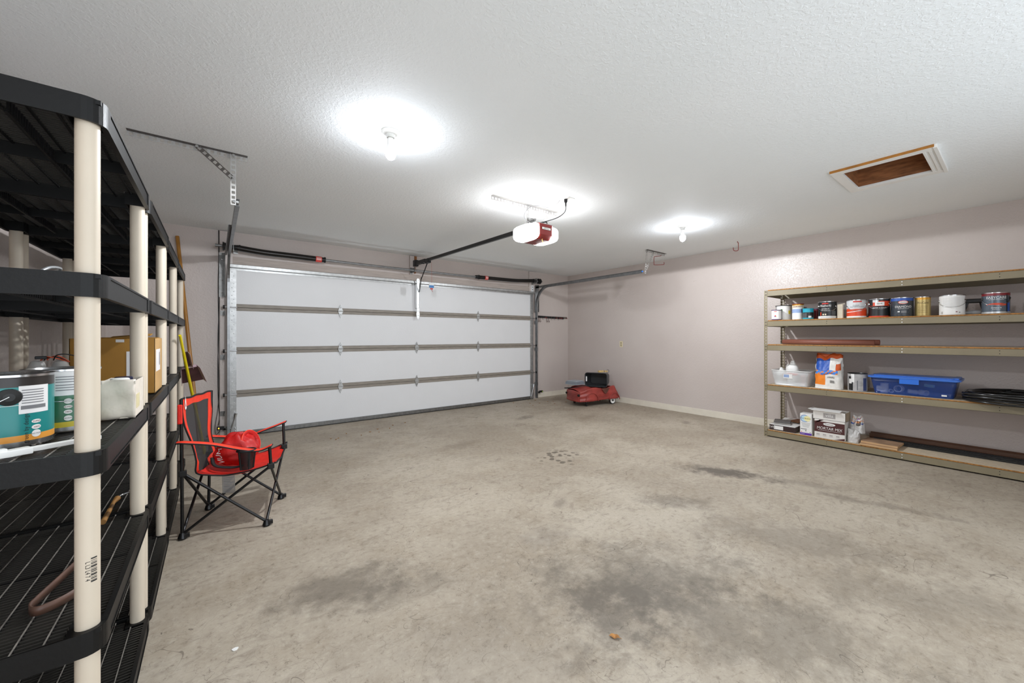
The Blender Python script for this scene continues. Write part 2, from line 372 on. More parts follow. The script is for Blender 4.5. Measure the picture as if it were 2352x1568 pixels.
for z in zj[1:4]: MB().box(.15, 5.095, YD + .012, YD + .044, z - .0025, z + .0025).build('joint_light_block', M_hole, door)  # added dark strips that stop light leaking through the section joints
b = MB().box(.14, 5.11, YD - .055, YD - .052, 2.118, 2.158).box(.14, 5.11, YD - .055, YD, 2.155, 2.158).box(.14, 5.11, YD - .055, YD, 2.117, 2.12).box(.14, 5.11, YD - .002, YD, 2.09, 2.165)
b.build('strut', M_galv, door)
b = MB().box(.14, 5.11, YD - .006, YD + .05, .012, .06, 0).box(.14, 5.11, YD - .002, YD + .05, 0.001, .012, 1)
b.build('bottom_seal', [M_galvd, M_dark], door)
for sx in (.175, 5.07):
    b = MB().box(sx - .04, sx + .04, YD - .012, YD - .006, .02, .13)
    b.tube([(sx - .03, YD - .025, .06), (sx + .02, YD - .03, .24)], .006, 8, 1)
    b.tube([(sx + .02, YD - .03, .24), (sx + .035, YD - .03, .3)], .014, 10, 1)
    for k in range(6): b.lathe([(0, -.006), (.007, -.004), (.008, 0)], (sx - .025 + (k % 2) * .05, YD - .012, .04 + (k // 2) * .035), 8, 1, axis=(0, 1, 0))
    b.build('bottom_bracket', [M_galv, M_tin], door)
M_bright = mat('bright_steel', '#f0f2f3', .35, metal=.3)
b = MB().box(2.59, 2.63, YD - .066, YD - .056, 1.66, 2.165)
b.box(2.582, 2.586, YD - .075, YD - .01, 1.72, 2.10).box(2.634, 2.638, YD - .075, YD - .01, 1.72, 2.10)
Mx = Matrix.Translation((2.61, YD - .061, 0)) @ Matrix.Rotation(radians(90), 4, 'X')
b.prism([(-.02, 1.67), (-.028, 1.62), (-.022, 1.57), (0, 1.53), (.022, 1.57), (.028, 1.62), (.02, 1.67)], -.004, .004, 0, Mx)
b.prism([(-.02, 2.14), (-.026, 2.17), (-.015, 2.195), (.015, 2.195), (.026, 2.17), (.02, 2.14)], -.004, .004, 0, Mx)
for z in (1.60, 1.67, 1.72, 1.77, 2.17, 2.03): b.lathe([(0, -.004), (.004, -.004), (.005, 0)], (2.61, YD - .066, z), 8, 1, axis=(0, 1, 0))
b.box(2.59, 2.63, YD - .06, YD - .0, 1.66, 1.67).box(2.59, 2.63, YD - .06, YD, 2.15, 2.16)
b.build('operator_bracket', [M_bright, M_dark], door, bevel=.001)

# ------------------------------------------------------------ tracks, shaft, springs
def sweep(mb, prof, path, lat, mat=0):
    # prof (a, b): a along lateral, b along in-plane normal
    path = [Vector(p) for p in path]; lat = Vector(lat).normalized(); vs = []; n = len(prof)
    for i, p in enumerate(path):
        t = (path[min(i + 1, len(path) - 1)] - path[max(i - 1, 0)]).normalized(); nn = lat.cross(t).normalized()
        vs += [p + lat * a + nn * b_ for a, b_ in prof]
    fs = [(i * n + k, i * n + (k + 1) % n, (i + 1) * n + (k + 1) % n, (i + 1) * n + k) for i in range(len(path) - 1) for k in range(n)]
    mb.add(vs, fs, mat); mb.add(vs[:n], [tuple(range(n))], mat); mb.add(vs[-n:], [tuple(range(n))[::-1]], mat)
def track(X, side, label):
    t = thing('door_track', label, 'track', (X, 5.9, 0), 0, 'curved garage door tracks')
    off = (X, 5.9, 0); R = .36; zc = 2.245 - R; yv = 5.935
    path = [(X, yv, .02), (X, yv, 1.0), (X, yv, zc)] + [(X, yv - R + R * cos(a), zc + R * sin(a)) for a in [pi/2 * k / 12 for k in range(1, 13)]] + [(X, 4.5, 2.245), (X, 3.50, 2.245)]
    d = .026 * side; th = .002 * side
    prof = [(d, -.026), (d, -.024), (d - d + th, -.024), (th, .024), (d, .024), (d, .026), (0, .026), (0, -.026)]
    if side < 0: prof = prof[::-1]
    b = MB(off); sweep(b, prof, path, (1, 0, 0)); b.build('rail', M_track, t)
    # reinforcing angle and flag bracket
    b = MB(off); xo = X - .02 * side
    b.box(min(xo, xo - .003 * side), max(xo, xo - .003 * side), 4.35, 6.0, 2.235, 2.275).box(min(xo, X), max(xo, X), 4.35, 6.0, 2.272, 2.275)
    b.build('reinforcing_angle', M_galvd, t)
    b = MB(off); b.box(min(xo, xo - .003 * side), max(xo, xo - .003 * side), 5.9, YF - .036, 1.75, 2.30).box(min(xo, xo - .06 * side), max(xo, xo - .06 * side), YF - .039, YF - .036, 1.75, 2.30)
    for z in (1.8, 1.95, 2.1, 2.22): b.lathe([(0, -.006), (.008, -.004), (.009, 0)], (xo - .03 * side, YF - .039, z), 8, 1, axis=(0, 1, 0))
    b.build('flag_bracket', [M_galvd, M_tin], t)
    for z in (.3, 1.0, 1.55):
        b = MB(off); b.box(min(xo, xo - .003 * side), max(xo, xo - .003 * side), 5.93, YF - .036, z - .03, z + .03).box(min(xo, xo - .05 * side), max(xo, xo - .05 * side), YF - .039, YF - .036, z - .03, z + .03)
        b.lathe([(0, -.008), (.008, -.006), (.009, 0)], (xo - .003 * side, 5.95, z), 8, 1, axis=(1, 0, 0)); b.build('jamb_bracket', [M_galvd, M_tin], t)
    M_blue = mat('blue_cap', '#1c6fd0', .4)
    MB(off).lathe([(0, -.012), (.008, -.012), (.01, -.006), (.01, .004)], (X + .012 * side, 3.497, 2.245), 12, 0, axis=(0, 1, 0)).build('end_bolt', M_blue if side < 0 else M_galv, t)
track(.118, 1, 'curved steel door track left of the garage door, behind the red folding chair')
track(5.165, -1, 'curved steel door track right of the garage door, ending in a blue bolt')

sh = thing('torsion_spring_assembly', 'long shaft with two sagging black torsion springs above the garage door', 'door spring', (2.6, 5.9, 2.32))
off = (2.6, 5.9, 2.32); YS = 5.905
b = MB(off); b.tube(smooth_path([(.0, YS, 2.362), (.2, YS, 2.358), (1.24, YS, 2.326), (2.6, YS, 2.318), (3.7, YS, 2.322), (5.05, YS, 2.366), (5.27, YS, 2.37)]), .0165, 12)
b.build('shaft', M_track, sh)
def ringed(mb, pts, r, pitch, amp, seg=14):
    P = smooth_path(pts, 60); rs = [r + amp * (1 if i % 2 else -1) for i in range(len(P))]; mb.tube(P, rs, seg)
M_spring = mat('spring_steel', '#2a2726', .3, metal=.6)
b = MB(off); ringed(b, [(.215, YS, 2.358), (.5, YS, 2.336), (.85, YS, 2.332), (1.16, YS, 2.326)], .0375, .01, .0014); b.build('spring', M_spring, sh)
b = MB(off); ringed(b, [(3.78, YS, 2.322), (4.2, YS, 2.326), (4.6, YS, 2.334), (5.0, YS, 2.366)], .033, .01, .0012); b.build('spring', M_spring, sh)
M_lab = mat('spring_label', '#d9483f', .5)
for x0, x1, z0 in ((1.10, 1.175, 2.327), (3.88, 3.945, 2.324)):
    b = MB(off).tube([(x0, YS, z0), (x1, YS, z0 - .001)], .0395 if x0 < 2 else .035, 20)
    for k in range(3): b.box(x0 + .008, x1 - .008, YS - .0405 if x0 < 2 else YS - .0365, YS - .03, z0 - .016 + k * .013, z0 - .011 + k * .013, 1)
    b.build('warning_label', [M_lab, M_paper], sh, label='red and white warning label round the spring')
for x0, d, z0 in ((.205, 1, 2.358), (1.18, 1, 2.326), (3.72, 1, 2.322), (5.0, 1, 2.366)):
    b = MB(off).lathe([(.014, -.03), (.03, -.03), (.034, 0), (.034, .03), (.040, .03), (.040, .045), (.014, .045)], (x0, YS, z0), 18, 0, axis=(1, 0, 0)); b.build('winding_cone', M_dark, sh)
for x, z0 in ((.10, 2.36), (5.19, 2.368)):
    b = MB(off).lathe([(.014, -.03), (.05, -.028), (.056, -.024), (.05, -.015), (.044, 0), (.044, .02), (.056, .024), (.05, .03), (.014, .03)], (x, YS, z0), 20, 0, axis=(1, 0, 0)); b.build('cable_drum', M_dark, sh)
for x, z0 in ((.18, 2.36), (5.10, 2.366)):
    b = MB(off).box(x - .002, x + .002, YS - .05, YF - .036, z0 - .055, z0 + .055).box(x - .002, x + .05, YF - .039, YF - .036, z0 - .055, z0 + .055)
    b.lathe([(.014, -.012), (.028, -.012), (.028, .012), (.014, .012)], (x, YS, z0), 16, 1, axis=(1, 0, 0)); b.build('bearing_plate', [M_galv, M_dark], sh)
b = MB(off).box(2.535, 2.54, YS - .03, YF - .036, 2.29, 2.36).box(2.52, 2.56, YF - .039, YF - .036, 2.27, 2.38); b.build('centre_bearing', M_galvd, sh)
b = MB(off).box(5.085, 5.135, YF - .06, YF - .036, 2.17, 2.29)
for z in (2.2, 2.25): b.box(5.1, 5.12, YF - .061, YF - .06, z, z + .015, 1)
b.build('end_plate', [M_bright, M_dark], sh, bevel=.002)

# ------------------------------------------------------------ perforated ceiling brackets
M_perf = mat('punched_steel', '#b3b1ae', .45, metal=.5, var=.08, vs=20)
M_perfd = mat('punched_steel_dark', '#55504c', .45, metal=.5, var=.08, vs=20)
def perf(mb, p0, p1, wdir, w_, pitch=.036, hole=.02, th=.002, mat=0):
    # flat punched strip from p0 to p1, width w_ along wdir: two rims with cross bars between the holes
    p0, p1 = Vector(p0), Vector(p1); d = (p1 - p0); L = d.length; d.normalize(); wd = Vector(wdir); wd = (wd - d * wd.dot(d)).normalized(); nn = d.cross(wd)
    rim = (w_ - hole) / 2
    for sgn in (-1, 1): mb.obox((p0 + p1) / 2 + wd * sgn * (w_ / 2 - rim / 2), d, wd, nn, L / 2, rim / 2, th / 2, mat)
    n = max(1, int(L / pitch)); step = L / n
    for i in range(n + 1):
        a = max(0, i * step - (step - hole) / 2); c = min(L, i * step + (step - hole) / 2)
        mb.obox(p0 + d * (a + c) / 2, d, wd, nn, (c - a) / 2, hole / 2, th / 2, mat)
t = thing('ceiling_bracket', 'punched steel angle bracket on the ceiling above the red folding chair', 'bracket', (.1, 3.48, H), 0, 'punched steel door brackets')
off = (.1, 3.48, H)
b = MB(off); perf(b, (-.45, 3.48, H - .017), (.19, 3.48, H - .017), (0, 0, 1), .032); b.box(-.45, .19, 3.446, 3.48, H - .003, H - .0005, 1); b.build('ceiling_angle', [M_perf, M_perfd], t)
b = MB(off); perf(b, (.105, 3.475, H - .005), (.105, 3.475, 2.215), (1, 0, 0), .032); b.box(.087, .089, 3.445, 3.475, 2.22, H - .01); b.build('hanger', M_perf, t)
b = MB(off); perf(b, (-.10, 3.45, H - .01), (.10, 3.45, 2.40), (1, 0, 1), .032); b.build('brace', M_perfd, t)
for p in ((-.10, 3.445, H - .015), (.105, 3.445, 2.405), (.105, 3.445, H - .02), (.11, 3.47, 2.24)):
    MB(off).lathe([(0, -.008), (.009, -.008), (.011, 0)], p, 8, 0, axis=(0, 1, 0)).build('bolt', M_tin, t)
t = thing('ceiling_bracket', 'punched steel angle bracket on the ceiling beside the red hook, holding the right track', 'bracket', (5.2, 3.48, H), 0, 'punched steel door brackets')
off = (5.2, 3.48, H)
b = MB(off); perf(b, (5.22, 3.48, H - .017), (5.74, 3.48, H - .017), (0, 0, 1), .032); b.box(5.22, 5.74, 3.446, 3.48, H - .003, H - .0005, 1); b.build('ceiling_angle', [M_perf, M_perfd], t)
b = MB(off); perf(b, (5.24, 3.472, H - .006), (5.20, 3.475, 2.215), (1, 0, 0), .034); b.build('hanger', M_perf, t)
b = MB(off); perf(b, (5.42, 3.468, H - .006), (5.215, 3.468, 2.28), (1, 0, 0), .034); b.build('brace', M_perf, t)
for p in ((5.245, 3.465, H - .02), (5.215, 3.465, 2.30), (5.41, 3.465, H - .02)):
    MB(off).lathe([(0, -.008), (.009, -.008), (.011, 0)], p, 8, 0, axis=(0, 1, 0)).build('bolt', M_tin, t)

# ------------------------------------------------------------ garage door opener
op = thing('door_opener', 'maroon and white garage door opener with glowing lenses hanging from the ceiling', 'door opener', (2.55, 2.95, 2.28))
off = (2.55, 2.95, 2.28)
M_maroon = mat('maroon_plastic', '#7a2320', .4)
b = MB(off)
prof = [(-.082, -.068), (.082, -.068), (.082, .062), (-.082, .062)]
xs0, xs1 = 2.468, 2.632
Mx = Matrix.Translation((xs0, 0, 0)) @ Matrix(((0, 0, 1, 0), (1, 0, 0, 0), (0, 1, 0, 0), (0, 0, 0, 1)))
b.prism([(2.80, 2.245), (2.845, 2.205), (3.06, 2.205), (3.10, 2.245), (3.10, 2.345), (2.80, 2.35)], 0, xs1 - xs0, 0, Mx)
b.build('housing', M_maroon, op, bevel=.004)
b = MB(off).box(2.44, 2.66, 2.82, 3.08, 2.35, 2.362); b.build('top_plate', M_galv, op, bevel=.002)
def lens(x0, x1):
    # bulging box: rounded outer end
    s_ = 1 if x1 > x0 else -1; b = MB(off)
    def fn(u, v):
        # u across depth (0 inner edge ..1 outer tip), v around the section
        a = 2 * pi * v; sc = sqrt(max(0, 1 - u ** 3.2)) * .5 + .5 if u < 1 else .45
        cy, cz = 2.95, 2.275; e = 4.0
        ca, sa = cos(a), sin(a); rr = (abs(ca) ** e + abs(sa) ** e) ** (-1 / e)
        return (x0 + (x1 - x0) * u, cy + .155 * sc * rr * ca, cz + .076 * sc * rr * sa)
    b.grid(fn, 10, 40, 0)
    b.add([fn(1, k / 40) for k in range(40)], [tuple(range(40))]); b.add([fn(0, k / 40) for k in range(40)], [tuple(range(40))])
    b.build('light_lens', M_lens, op, weld=True)
lens(2.462, 2.345); lens(2.638, 2.755)
M_plate = mat('badge_white', '#e9e6df', .4)
b = MB(off); rect_patch(b, (2.555, 2.80, 2.305), (1, 0, 0), (0, 0, 1), .115, .026, 1, .002); rect_patch(b, (2.555, 2.80, 2.305), (1, 0, 0), (0, 0, 1), .108, .020, 0, .0025)
flat_text(b, 'LiftMaster', .019, (2.555, 2.7965, 2.305), (1, 0, 0), (0, 0, 1), 1); b.build('badge', [M_plate, M_ink], op)
b = MB(off); b.tube(smooth_path([(2.53, 2.83, 2.208), (2.51, 2.81, 2.19), (2.515, 2.80, 2.165), (2.53, 2.80, 2.155)]), .0022, 6); b.build('antenna_wire', mat('yellow_wire', '#e9c25a', .5), op)
# rail to the header
b = MB(off); b.bar((2.567, 3.08, 2.372), (2.60, 5.95, 2.445), .030, .042, (0, 0, 1)); b.build('rail', M_dark, op, bevel=.003)
b = MB(off); b.bar((2.598, 5.60, 2.436), (2.60, 6.0, 2.445), .05, .055); b.lathe([(0, -.02), (.03, -.02), (.03, .02), (0, .02)], (2.60, 5.72, 2.43), 14, axis=(1, 0, 0))
b.box(2.57, 2.63, 5.95, YF - .036, 2.40, 2.50); b.build('header_bracket', M_dark, op, bevel=.002)
for q in ((2.61, 2.52, .02), (2.60, 2.34, .012)): MB(off).obox((q[0], YF - .042, q[1]), (1, 0, 0), (0, 1, 0), (0, 0, 1), q[2], .006, .05).build('header_strap', mat('rusty_steel', '#8c5a30', .7, var=.2), op)
b = MB(off); b.box(2.575, 2.625, 5.48, 5.60, 2.385, 2.455); b.build('trolley', M_dark, op, bevel=.004)
b = MB(off); b.bar((2.60, 5.56, 2.39), (2.612, 5.82, 2.16), .022, .006, (1, 0, 0)); b.bar((2.61, 5.80, 2.20), (2.625, YD - .075, 1.975), .026, .006, (1, 0, 0)); b.build('door_arm', M_dark, op)
b = MB(off); b.tube([(2.66, 5.54, 2.40), (2.665, 5.54, 2.09)], .0018, 6); b.tube([(2.625, 5.54, 2.41), (2.66, 5.54, 2.40)], .0018, 6)
b.build('release_cord', mat('red_cord', '#b5594a', .6), op)
b = MB(off); b.box(2.62, 2.70, 5.535, 5.54, 1.985, 2.09, 0).box(2.622, 2.698, 5.530, 5.535, 2.01, 2.05, 1).box(2.635, 2.68, 5.526, 5.532, 1.985, 2.005, 2); b.tube([(2.66, 5.538, 1.985), (2.68, 5.538, 1.95)], .003, 6, 2)
b.build('release_tag', [mat('clear_tag', '#cfcfcc', .3), mat('tag_blue', '#3d7ab5', .5), M_red], op)
# hangers and ceiling iron
b = MB(off); perf(b, (2.06, 3.02, H - .019), (2.90, 3.02, H - .019), (0, 0, 1), .034); b.box(2.06, 2.90, 2.988, 3.02, H - .003, H - .0005); b.build('ceiling_angle', M_perf, op)
b = MB(off); perf(b, (2.50, 3.014, H - .01), (2.50, 3.014, 2.362), (1, 0, 0), .032); b.build('hanger', M_perf, op)
b = MB(off); perf(b, (2.80, 3.014, H - .01), (2.655, 3.014, 2.355), (1, 0, 0), .032); b.build('hanger', M_perf, op)
b = MB(off)
for k in range(7):
    a = k * .9; b.tube([(2.50 + .05 * cos(a + q * .9) + k * .002, 2.97 + .035 * sin(a + q * .9), 2.385 + .012 * k * .6 + .006 * sin(q * 2 + k)) for q in range(8)], .0022, 5, 0, closed=True)
b.build('wire_bundle', mat('grey_wire', '#4b4a48', .5), op)
b = MB(off); b.tube(smooth_path([(2.56, 2.90, 2.37), (2.58, 2.85, 2.385), (2.62, 2.86, 2.385), (2.64, 2.9, 2.37)]), .006, 8); b.build('cable_loop', M_dark, op)
pb = thing('ceiling_outlet', 'white ceiling outlet plate with a plugged cord above the door opener', 'outlet', (2.70, 2.68, H))
off2 = (2.70, 2.68, H)
MB(off2).box(2.66, 2.745, 2.60, 2.73, H - .006, H).build('cover_plate', M_white, pb, bevel=.002)
b = MB(off2).lathe([(0, -.075), (.006, -.075), (.009, -.04), (.016, -.03), (.017, -.006), (0, -.006)], (2.68, 2.66, H), 12); b.build('plug', M_dark, pb)
b = MB(off2).tube(smooth_path([(2.68, 2.66, H - .07), (2.685, 2.68, 2.46), (2.66, 2.76, 2.42), (2.58, 2.86, 2.39), (2.53, 2.94, 2.39)]), .004, 8); b.build('power_cord', M_dark, pb)
b = MB(off2).tube(smooth_path([(2.66, 2.72, H - .004), (2.66, 2.78, H - .03), (2.62, 2.84, H - .05), (2.58, 2.92, H - .02), (2.50, 2.98, H - .03), (2.44, 3.0, 2.46), (2.47, 2.97, 2.39)]), .0022, 6); b.build('control_wire', M_grey, pb)

# ------------------------------------------------------------ bare bulbs
def bulb(x, y, label):
    t = thing('ceiling_light', label, 'light', (x, y, H), 0, 'bare bulbs on the ceiling'); off = (x, y, H)
    MB(off).lathe([(.058, 0), (.058, -.006), (.05, -.014), (.03, -.022), (.026, -.04), (.024, -.044), (0, -.044)], (x, y, H), 32).build('lamp_holder', mat('porcelain', '#d9d8d3', .25), t)
    MB(off).lathe([(.0, -.044), (.017, -.044), (.020, -.05), (.022, -.09), (.027, -.112), (.0315, -.120)], (x, y, H), 24).build('bulb_neck', M_white, t)
    MB(off).lathe([(.0315, -.120), (.0335, -.148), (.028, -.165), (.018, -.178), (0, -.186)], (x, y, H), 24, [0, 1, 2, 2]).build('bulb', [M_bulbs, M_bulbm, M_bulb], t)
def glow(x, y):   # the light the bulb throws downwards and sideways
    for kind, P in (('SPOT', DOWN),):
        ld = bpy.data.lights.new('bulb_light', kind); ld.energy = P; ld.color = (.92, .96, 1); ld.shadow_soft_size = .03; ld.spot_size = radians(180); ld.spot_blend = .03
        lo = bpy.data.objects.new('bulb_light', ld); S.collection.objects.link(lo); lo.location = (x, y, H - .20)
glow(.901, 2.474); glow(4.458, 2.468)
bulb(.901, 2.474, 'bare lit bulb on the ceiling nearer the black shelving')
bulb(4.458, 2.468, 'bare lit bulb on the ceiling nearer the right wall')

# ------------------------------------------------------------ ceiling hooks
M_hook = mat('red_hook', '#8f2f2b', .4)
b = MB((5.779, 2.4, H)); b.tube(smooth_path([(5.779, 2.40, H), (5.779, 2.40, H - .015), (5.765, 2.385, H - .03), (5.765, 2.385, H - .12), (5.75, 2.40, H - .137), (5.72, 2.425, H - .13), (5.715, 2.43, H - .09)], 4), .0045, 8)
o = b.build('ceiling_hook', M_hook); o.location = (5.779, 2.4, H); tag(o, 'red hook hanging from the ceiling near the right wall, close to the storage rack', 'hook', 'red ceiling hooks')
b = MB((5.70, 3.586, H)); b.tube(smooth_path([(5.74, 3.55, H), (5.74, 3.55, H - .018), (5.66, 3.60, H - .03), (5.645, 3.61, H - .05), (5.645, 3.61, H - .15), (5.655, 3.605, H - .165), (5.77, 3.53, H - .16), (5.785, 3.52, H - .15), (5.785, 3.52, H - .12)], 4), .0045, 8)
o = b.build('ceiling_hook', M_hook); o.location = (5.70, 3.586, H); tag(o, 'square red hook hanging from the ceiling beside the right track bracket', 'hook', 'red ceiling hooks')

# ------------------------------------------------------------ wall outlet, key rack, sensors, wire
t = thing('wall_outlet', 'ivory outlet plate on the right wall above the red pedal car', 'outlet', (XR, 4.65, 1.113)); off = (XR, 4.65, 1.113)
MB(off).box(XR - .006, XR, 4.615, 4.685, 1.055, 1.171).build('cover_plate', mat('ivory', '#dccfae', .4), t, bevel=.002)
b = MB(off)
for z in (1.09, 1.136): b.prism(rrect(-.017, .017, -.014, .014, .008), 0, .002, 0, Matrix.Translation((XR - .008, 4.65, z)) @ Matrix.Rotation(radians(90), 4, 'Y'))
b.box(XR - .0095, XR - .008, 4.647, 4.653, 1.11, 1.116, 1); b.build('socket', [mat('ivory_dark', '#a89a78', .4), M_ink], t)
t = thing('tool_rack', 'narrow black and red tool rail with metal hooks on the front wall by the corner', 'rack', (5.7, YF, 1.66)); off = (5.7, YF, 1.66)
MB(off).box(5.27, 6.14, YF - .012, YF, 1.645, 1.685).build('rail', mat('rack_grey', '#6d635c', .5), t, bevel=.002)
for k, (x, w_) in enumerate(((5.31, .05), (5.375, .06), (5.46, .08), (5.55, .06), (5.62, .07), (5.71, .06), (5.79, .06), (5.9, .1), (6.0, .05))):
    MB(off).box(x - w_ / 2, x + w_ / 2, YF - .03, YF - .012, 1.648 - .002 * k, 1.69 - .002 * k).build('clip', M_dark, t, bevel=.002)
for x, w_ in ((5.50, .06), (5.80, .05), (5.93, .12), (6.12, .02)): MB(off).box(x - w_ / 2, x + w_ / 2, YF - .033, YF - .011, 1.645, 1.66).build('red_grip', mat('dull_red', '#6d1f20', .5), t)
for x in (5.30, 5.345, 5.53, 5.585): MB(off).tube(smooth_path([(x, YF - .02, 1.65), (x, YF - .02, 1.60), (x, YF - .02, 1.575), (x, YF - .035, 1.56), (x - .006, YF - .05, 1.565), (x - .006, YF - .055, 1.59)], 4), .004, 8).build('hook', mat('hook_brown', '#5a4039', .5, metal=.3), t)
for x in (5.42, 5.66, 5.75, 5.86): MB(off).tube([(x, YF - .02, 1.65), (x, YF - .02, 1.615), (x + .012, YF - .035, 1.61)], .003, 6).build('hook', mat('hook_steel', '#7a706a', .4, metal=.5), t)
def sensor(x, label, led):
    t = thing('safety_sensor', label, 'sensor', (x, 5.98, .13), 0, 'safety sensors beside the garage door'); off = (x, 5.98, .13)
    s_ = 1 if x > 2 else -1
    MB(off).box(min(x, x + .075 * s_), max(x, x + .075 * s_), 5.955, 5.99, .115, .155).build('body', M_dark, t, bevel=.004)
    MB(off).box(min(x - .05 * s_, x + .02 * s_), max(x - .05 * s_, x + .02 * s_), 5.985, 5.99, .10, .14).box(x - .015, x + .015, 5.985, YF - .02, .10, .125).build('mounting_arm', M_galvd, t)
    MB(off).lathe([(0, -.004), (.006, -.003), (.007, 0)], (x + .055 * s_, 5.955, .135), 10, axis=(0, 1, 0)).build('indicator_lamp', led, t)
sensor(5.27, 'small black safety sensor by the front baseboard right of the garage door', mat('led_green', '#9bbf3a', .4, emit=.5))
sensor(.09, 'small black safety sensor with amber light behind the red folding chair', mat('led_amber', '#ffc233', .4, emit=2.5))
b = MB(); b.tube(smooth_path([(.035, YF - .006, H - .002), (.036, YF - .006, 2.2), (.03, YF - .006, 1.9), (.035, YF - .006, 1.3), (.028, YF - .006, .9), (.032, YF - .006, .45), (.045, YF - .006, .25), (.03, 6.03, .16)]), .004, 6)
b.tube(smooth_path([(.035, YF - .006, H - .002), (.04, YF - .006, 2.2), (.04, YF - .006, 1.7), (.028, YF - .006, 1.2), (.038, YF - .006, .6), (.02, YF - .006, .3), (.0, 6.03, .14), (.01, 6.02, .05), (.05, 6.0, .10)]), .003, 6)
tag(b.build('sensor_wire', M_dark), 'thin dark wires running down the front wall left of the door track', 'wire')

# ------------------------------------------------------------ black plastic shelving units
SL, SD = .89, .635
ZS = [.06, .515, .967, 1.42, 1.865]
def shelf_mesh():
    b = MB(); r = .042; th = .06
    outer = rrect(-SD, 0, 0, SL, r, 6); n = len(outer)
    cx, cy = -SD / 2, SL / 2
    def inset(d, poly=outer): return [(x + (d if x < cx else -d) * (1 if abs(x - cx) > 1e-6 else 0), y + (d if y < cy else -d)) for x, y in poly]
    inn = inset(.006)
    vs = [(x, y, 0) for x, y in outer] + [(x, y, -th) for x, y in outer] + [(x, y, 0) for x, y in inn] + [(x, y, -th) for x, y in inn]
    for i in range(n):
        j = (i + 1) % n
        a = outer[i]; c = outer[j]; L = sqrt((a[0]-c[0])**2 + (a[1]-c[1])**2)
        if L < .2:
            b.add([vs[i], vs[j], vs[n+j], vs[n+i]], [(3, 2, 1, 0)], 0, True); b.add([vs[2*n+i], vs[2*n+j], vs[3*n+j], vs[3*n+i]], [(0, 1, 2, 3)], 0, True)
            b.add([vs[i], vs[j], vs[2*n+j], vs[2*n+i]], [(0, 1, 2, 3)], 0); b.add([vs[n+i], vs[n+j], vs[3*n+j], vs[3*n+i]], [(3, 2, 1, 0)], 0)
    # long and short side webs, set in a little between the corner sockets, with top and bottom lips
    for y0, s_ in ((0, 1), (SL, -1)):
        ya, yb = sorted((y0, y0 + .006 * s_))
        b.box(-SD + r, -r, ya, yb, -th, 0)
    for x0, s_ in ((0, -1), (-SD, 1)):
        xa, xb = sorted((x0 + .003 * s_, x0 + .008 * s_))
        b.box(xa, xb, .075, SL - .075, -th + .004, -.002)
        xa, xb = sorted((x0, x0 + .013 * s_)); b.box(xa, xb, .075, SL - .075, -.006, 0); b.box(xa, xb, .075, SL - .075, -th, -th + .005)
        for ya, yb in ((r, .075), (SL - .075, SL - r)): b.box(xa, xb, ya, yb, -th, 0)
    # corner sockets
    for x in (-.037, -SD + .037):
        for y in (.04, SL - .04):
            xo = 0 if x > cx else -SD; yo = 0 if y < cy else SL
            xi = x + (-.034 if x > cx else .034); yi = y + (.036 if y < cy else -.036)
            m = .008; xa, xb = sorted((xi, xo + (-m if x > cx else m))); ya, yb = sorted((yi, yo + (m if y < cy else -m)))
            b.box(xa, xb, ya, yb, -.012, -.001)
            b.box(min(xi, xi + (.004 if x > cx else -.004)), max(xi, xi + (.004 if x > cx else -.004)), ya, yb, -th, -.001)
            b.box(xa, xb, min(yi, yi + (.004 if y > cy else -.004)), max(yi, yi + (.004 if y > cy else -.004)), -th, -.001)
    # open grid deck
    k = 0; y = .016
    while y < SL - .012:
        x0, x1 = (-SD + .012, -.012)
        if y < .08 or y > SL - .08: x0, x1 = (-SD + .075, -.075)
        b.box(x0, x1, y - .0022, y + .0022, -.014, -.004, 1); y += .016  # bar colour lightened to stand in for faintly lit edges
    for i in range(1, 12):
        x = -SD + SD * i / 12; b.box(x - .0025, x + .0025, .006, SL - .006, -.018, -.0035); b.box(x - .0016, x + .0016, .01, SL - .01, -.0035, -.002, 2)  # pale caps paint the lit rib edges, along with dust
    # deep ribs below with comb teeth
    for i in (2, 5):
        x = -SD + SD * i / 7; b.box(x - .003, x + .003, .08, SL - .08, -.056, -.05)
        y = .09
        while y < SL - .09: b.box(x - .002, x + .002, y, y + .005, -.052, -.016); y += .0175
    b.box(-SD + .012, -.012, SL / 2 - .003, SL / 2 + .003, -.05, -.004)
    return b
unit_labels = ['black and cream plastic shelving unit nearest the camera, holding green paint cans', 'black and cream plastic shelving unit second from the camera, holding a cardboard box',
               'black and cream plastic shelving unit third from the camera, empty', 'black and cream plastic shelving unit farthest from the camera, by the yellow stick']
proto = thing('shelving_unit', unit_labels[0], 'shelving unit', (-.225, 1.425, 0), 0, 'black plastic shelving units along the left wall')
sb = shelf_mesh(); first = None; sparts = []
for z in ZS:
    if first is None: first = sb.build('shelf', [M_black, M_bar, M_litdust], proto); o = first
    else: o = first.copy(); S.collection.objects.link(o); o.parent = proto
    o.location = (0, 0, z); sparts.append(o)
posts = [(-.037, .04), (-.037, SL - .04), (-SD + .037, .04), (-SD + .037, SL - .04)]
for x, y in posts: MB().tube([(x, y, .004), (x, y, 1.855)], .0235, 20).build('post', M_post, proto)
ulocs = [(-.225, 1.425), (-.225, 2.325), (-.229, 3.228), (-.233, 4.13)]
for lab, (x, y) in list(zip(unit_labels, ulocs))[1:]:
    c = proto.copy(); S.collection.objects.link(c); c.location = (x, y, 0); c['label'] = lab
    for ch in list(proto.children):
        d = ch.copy(); S.collection.objects.link(d); d.parent = c
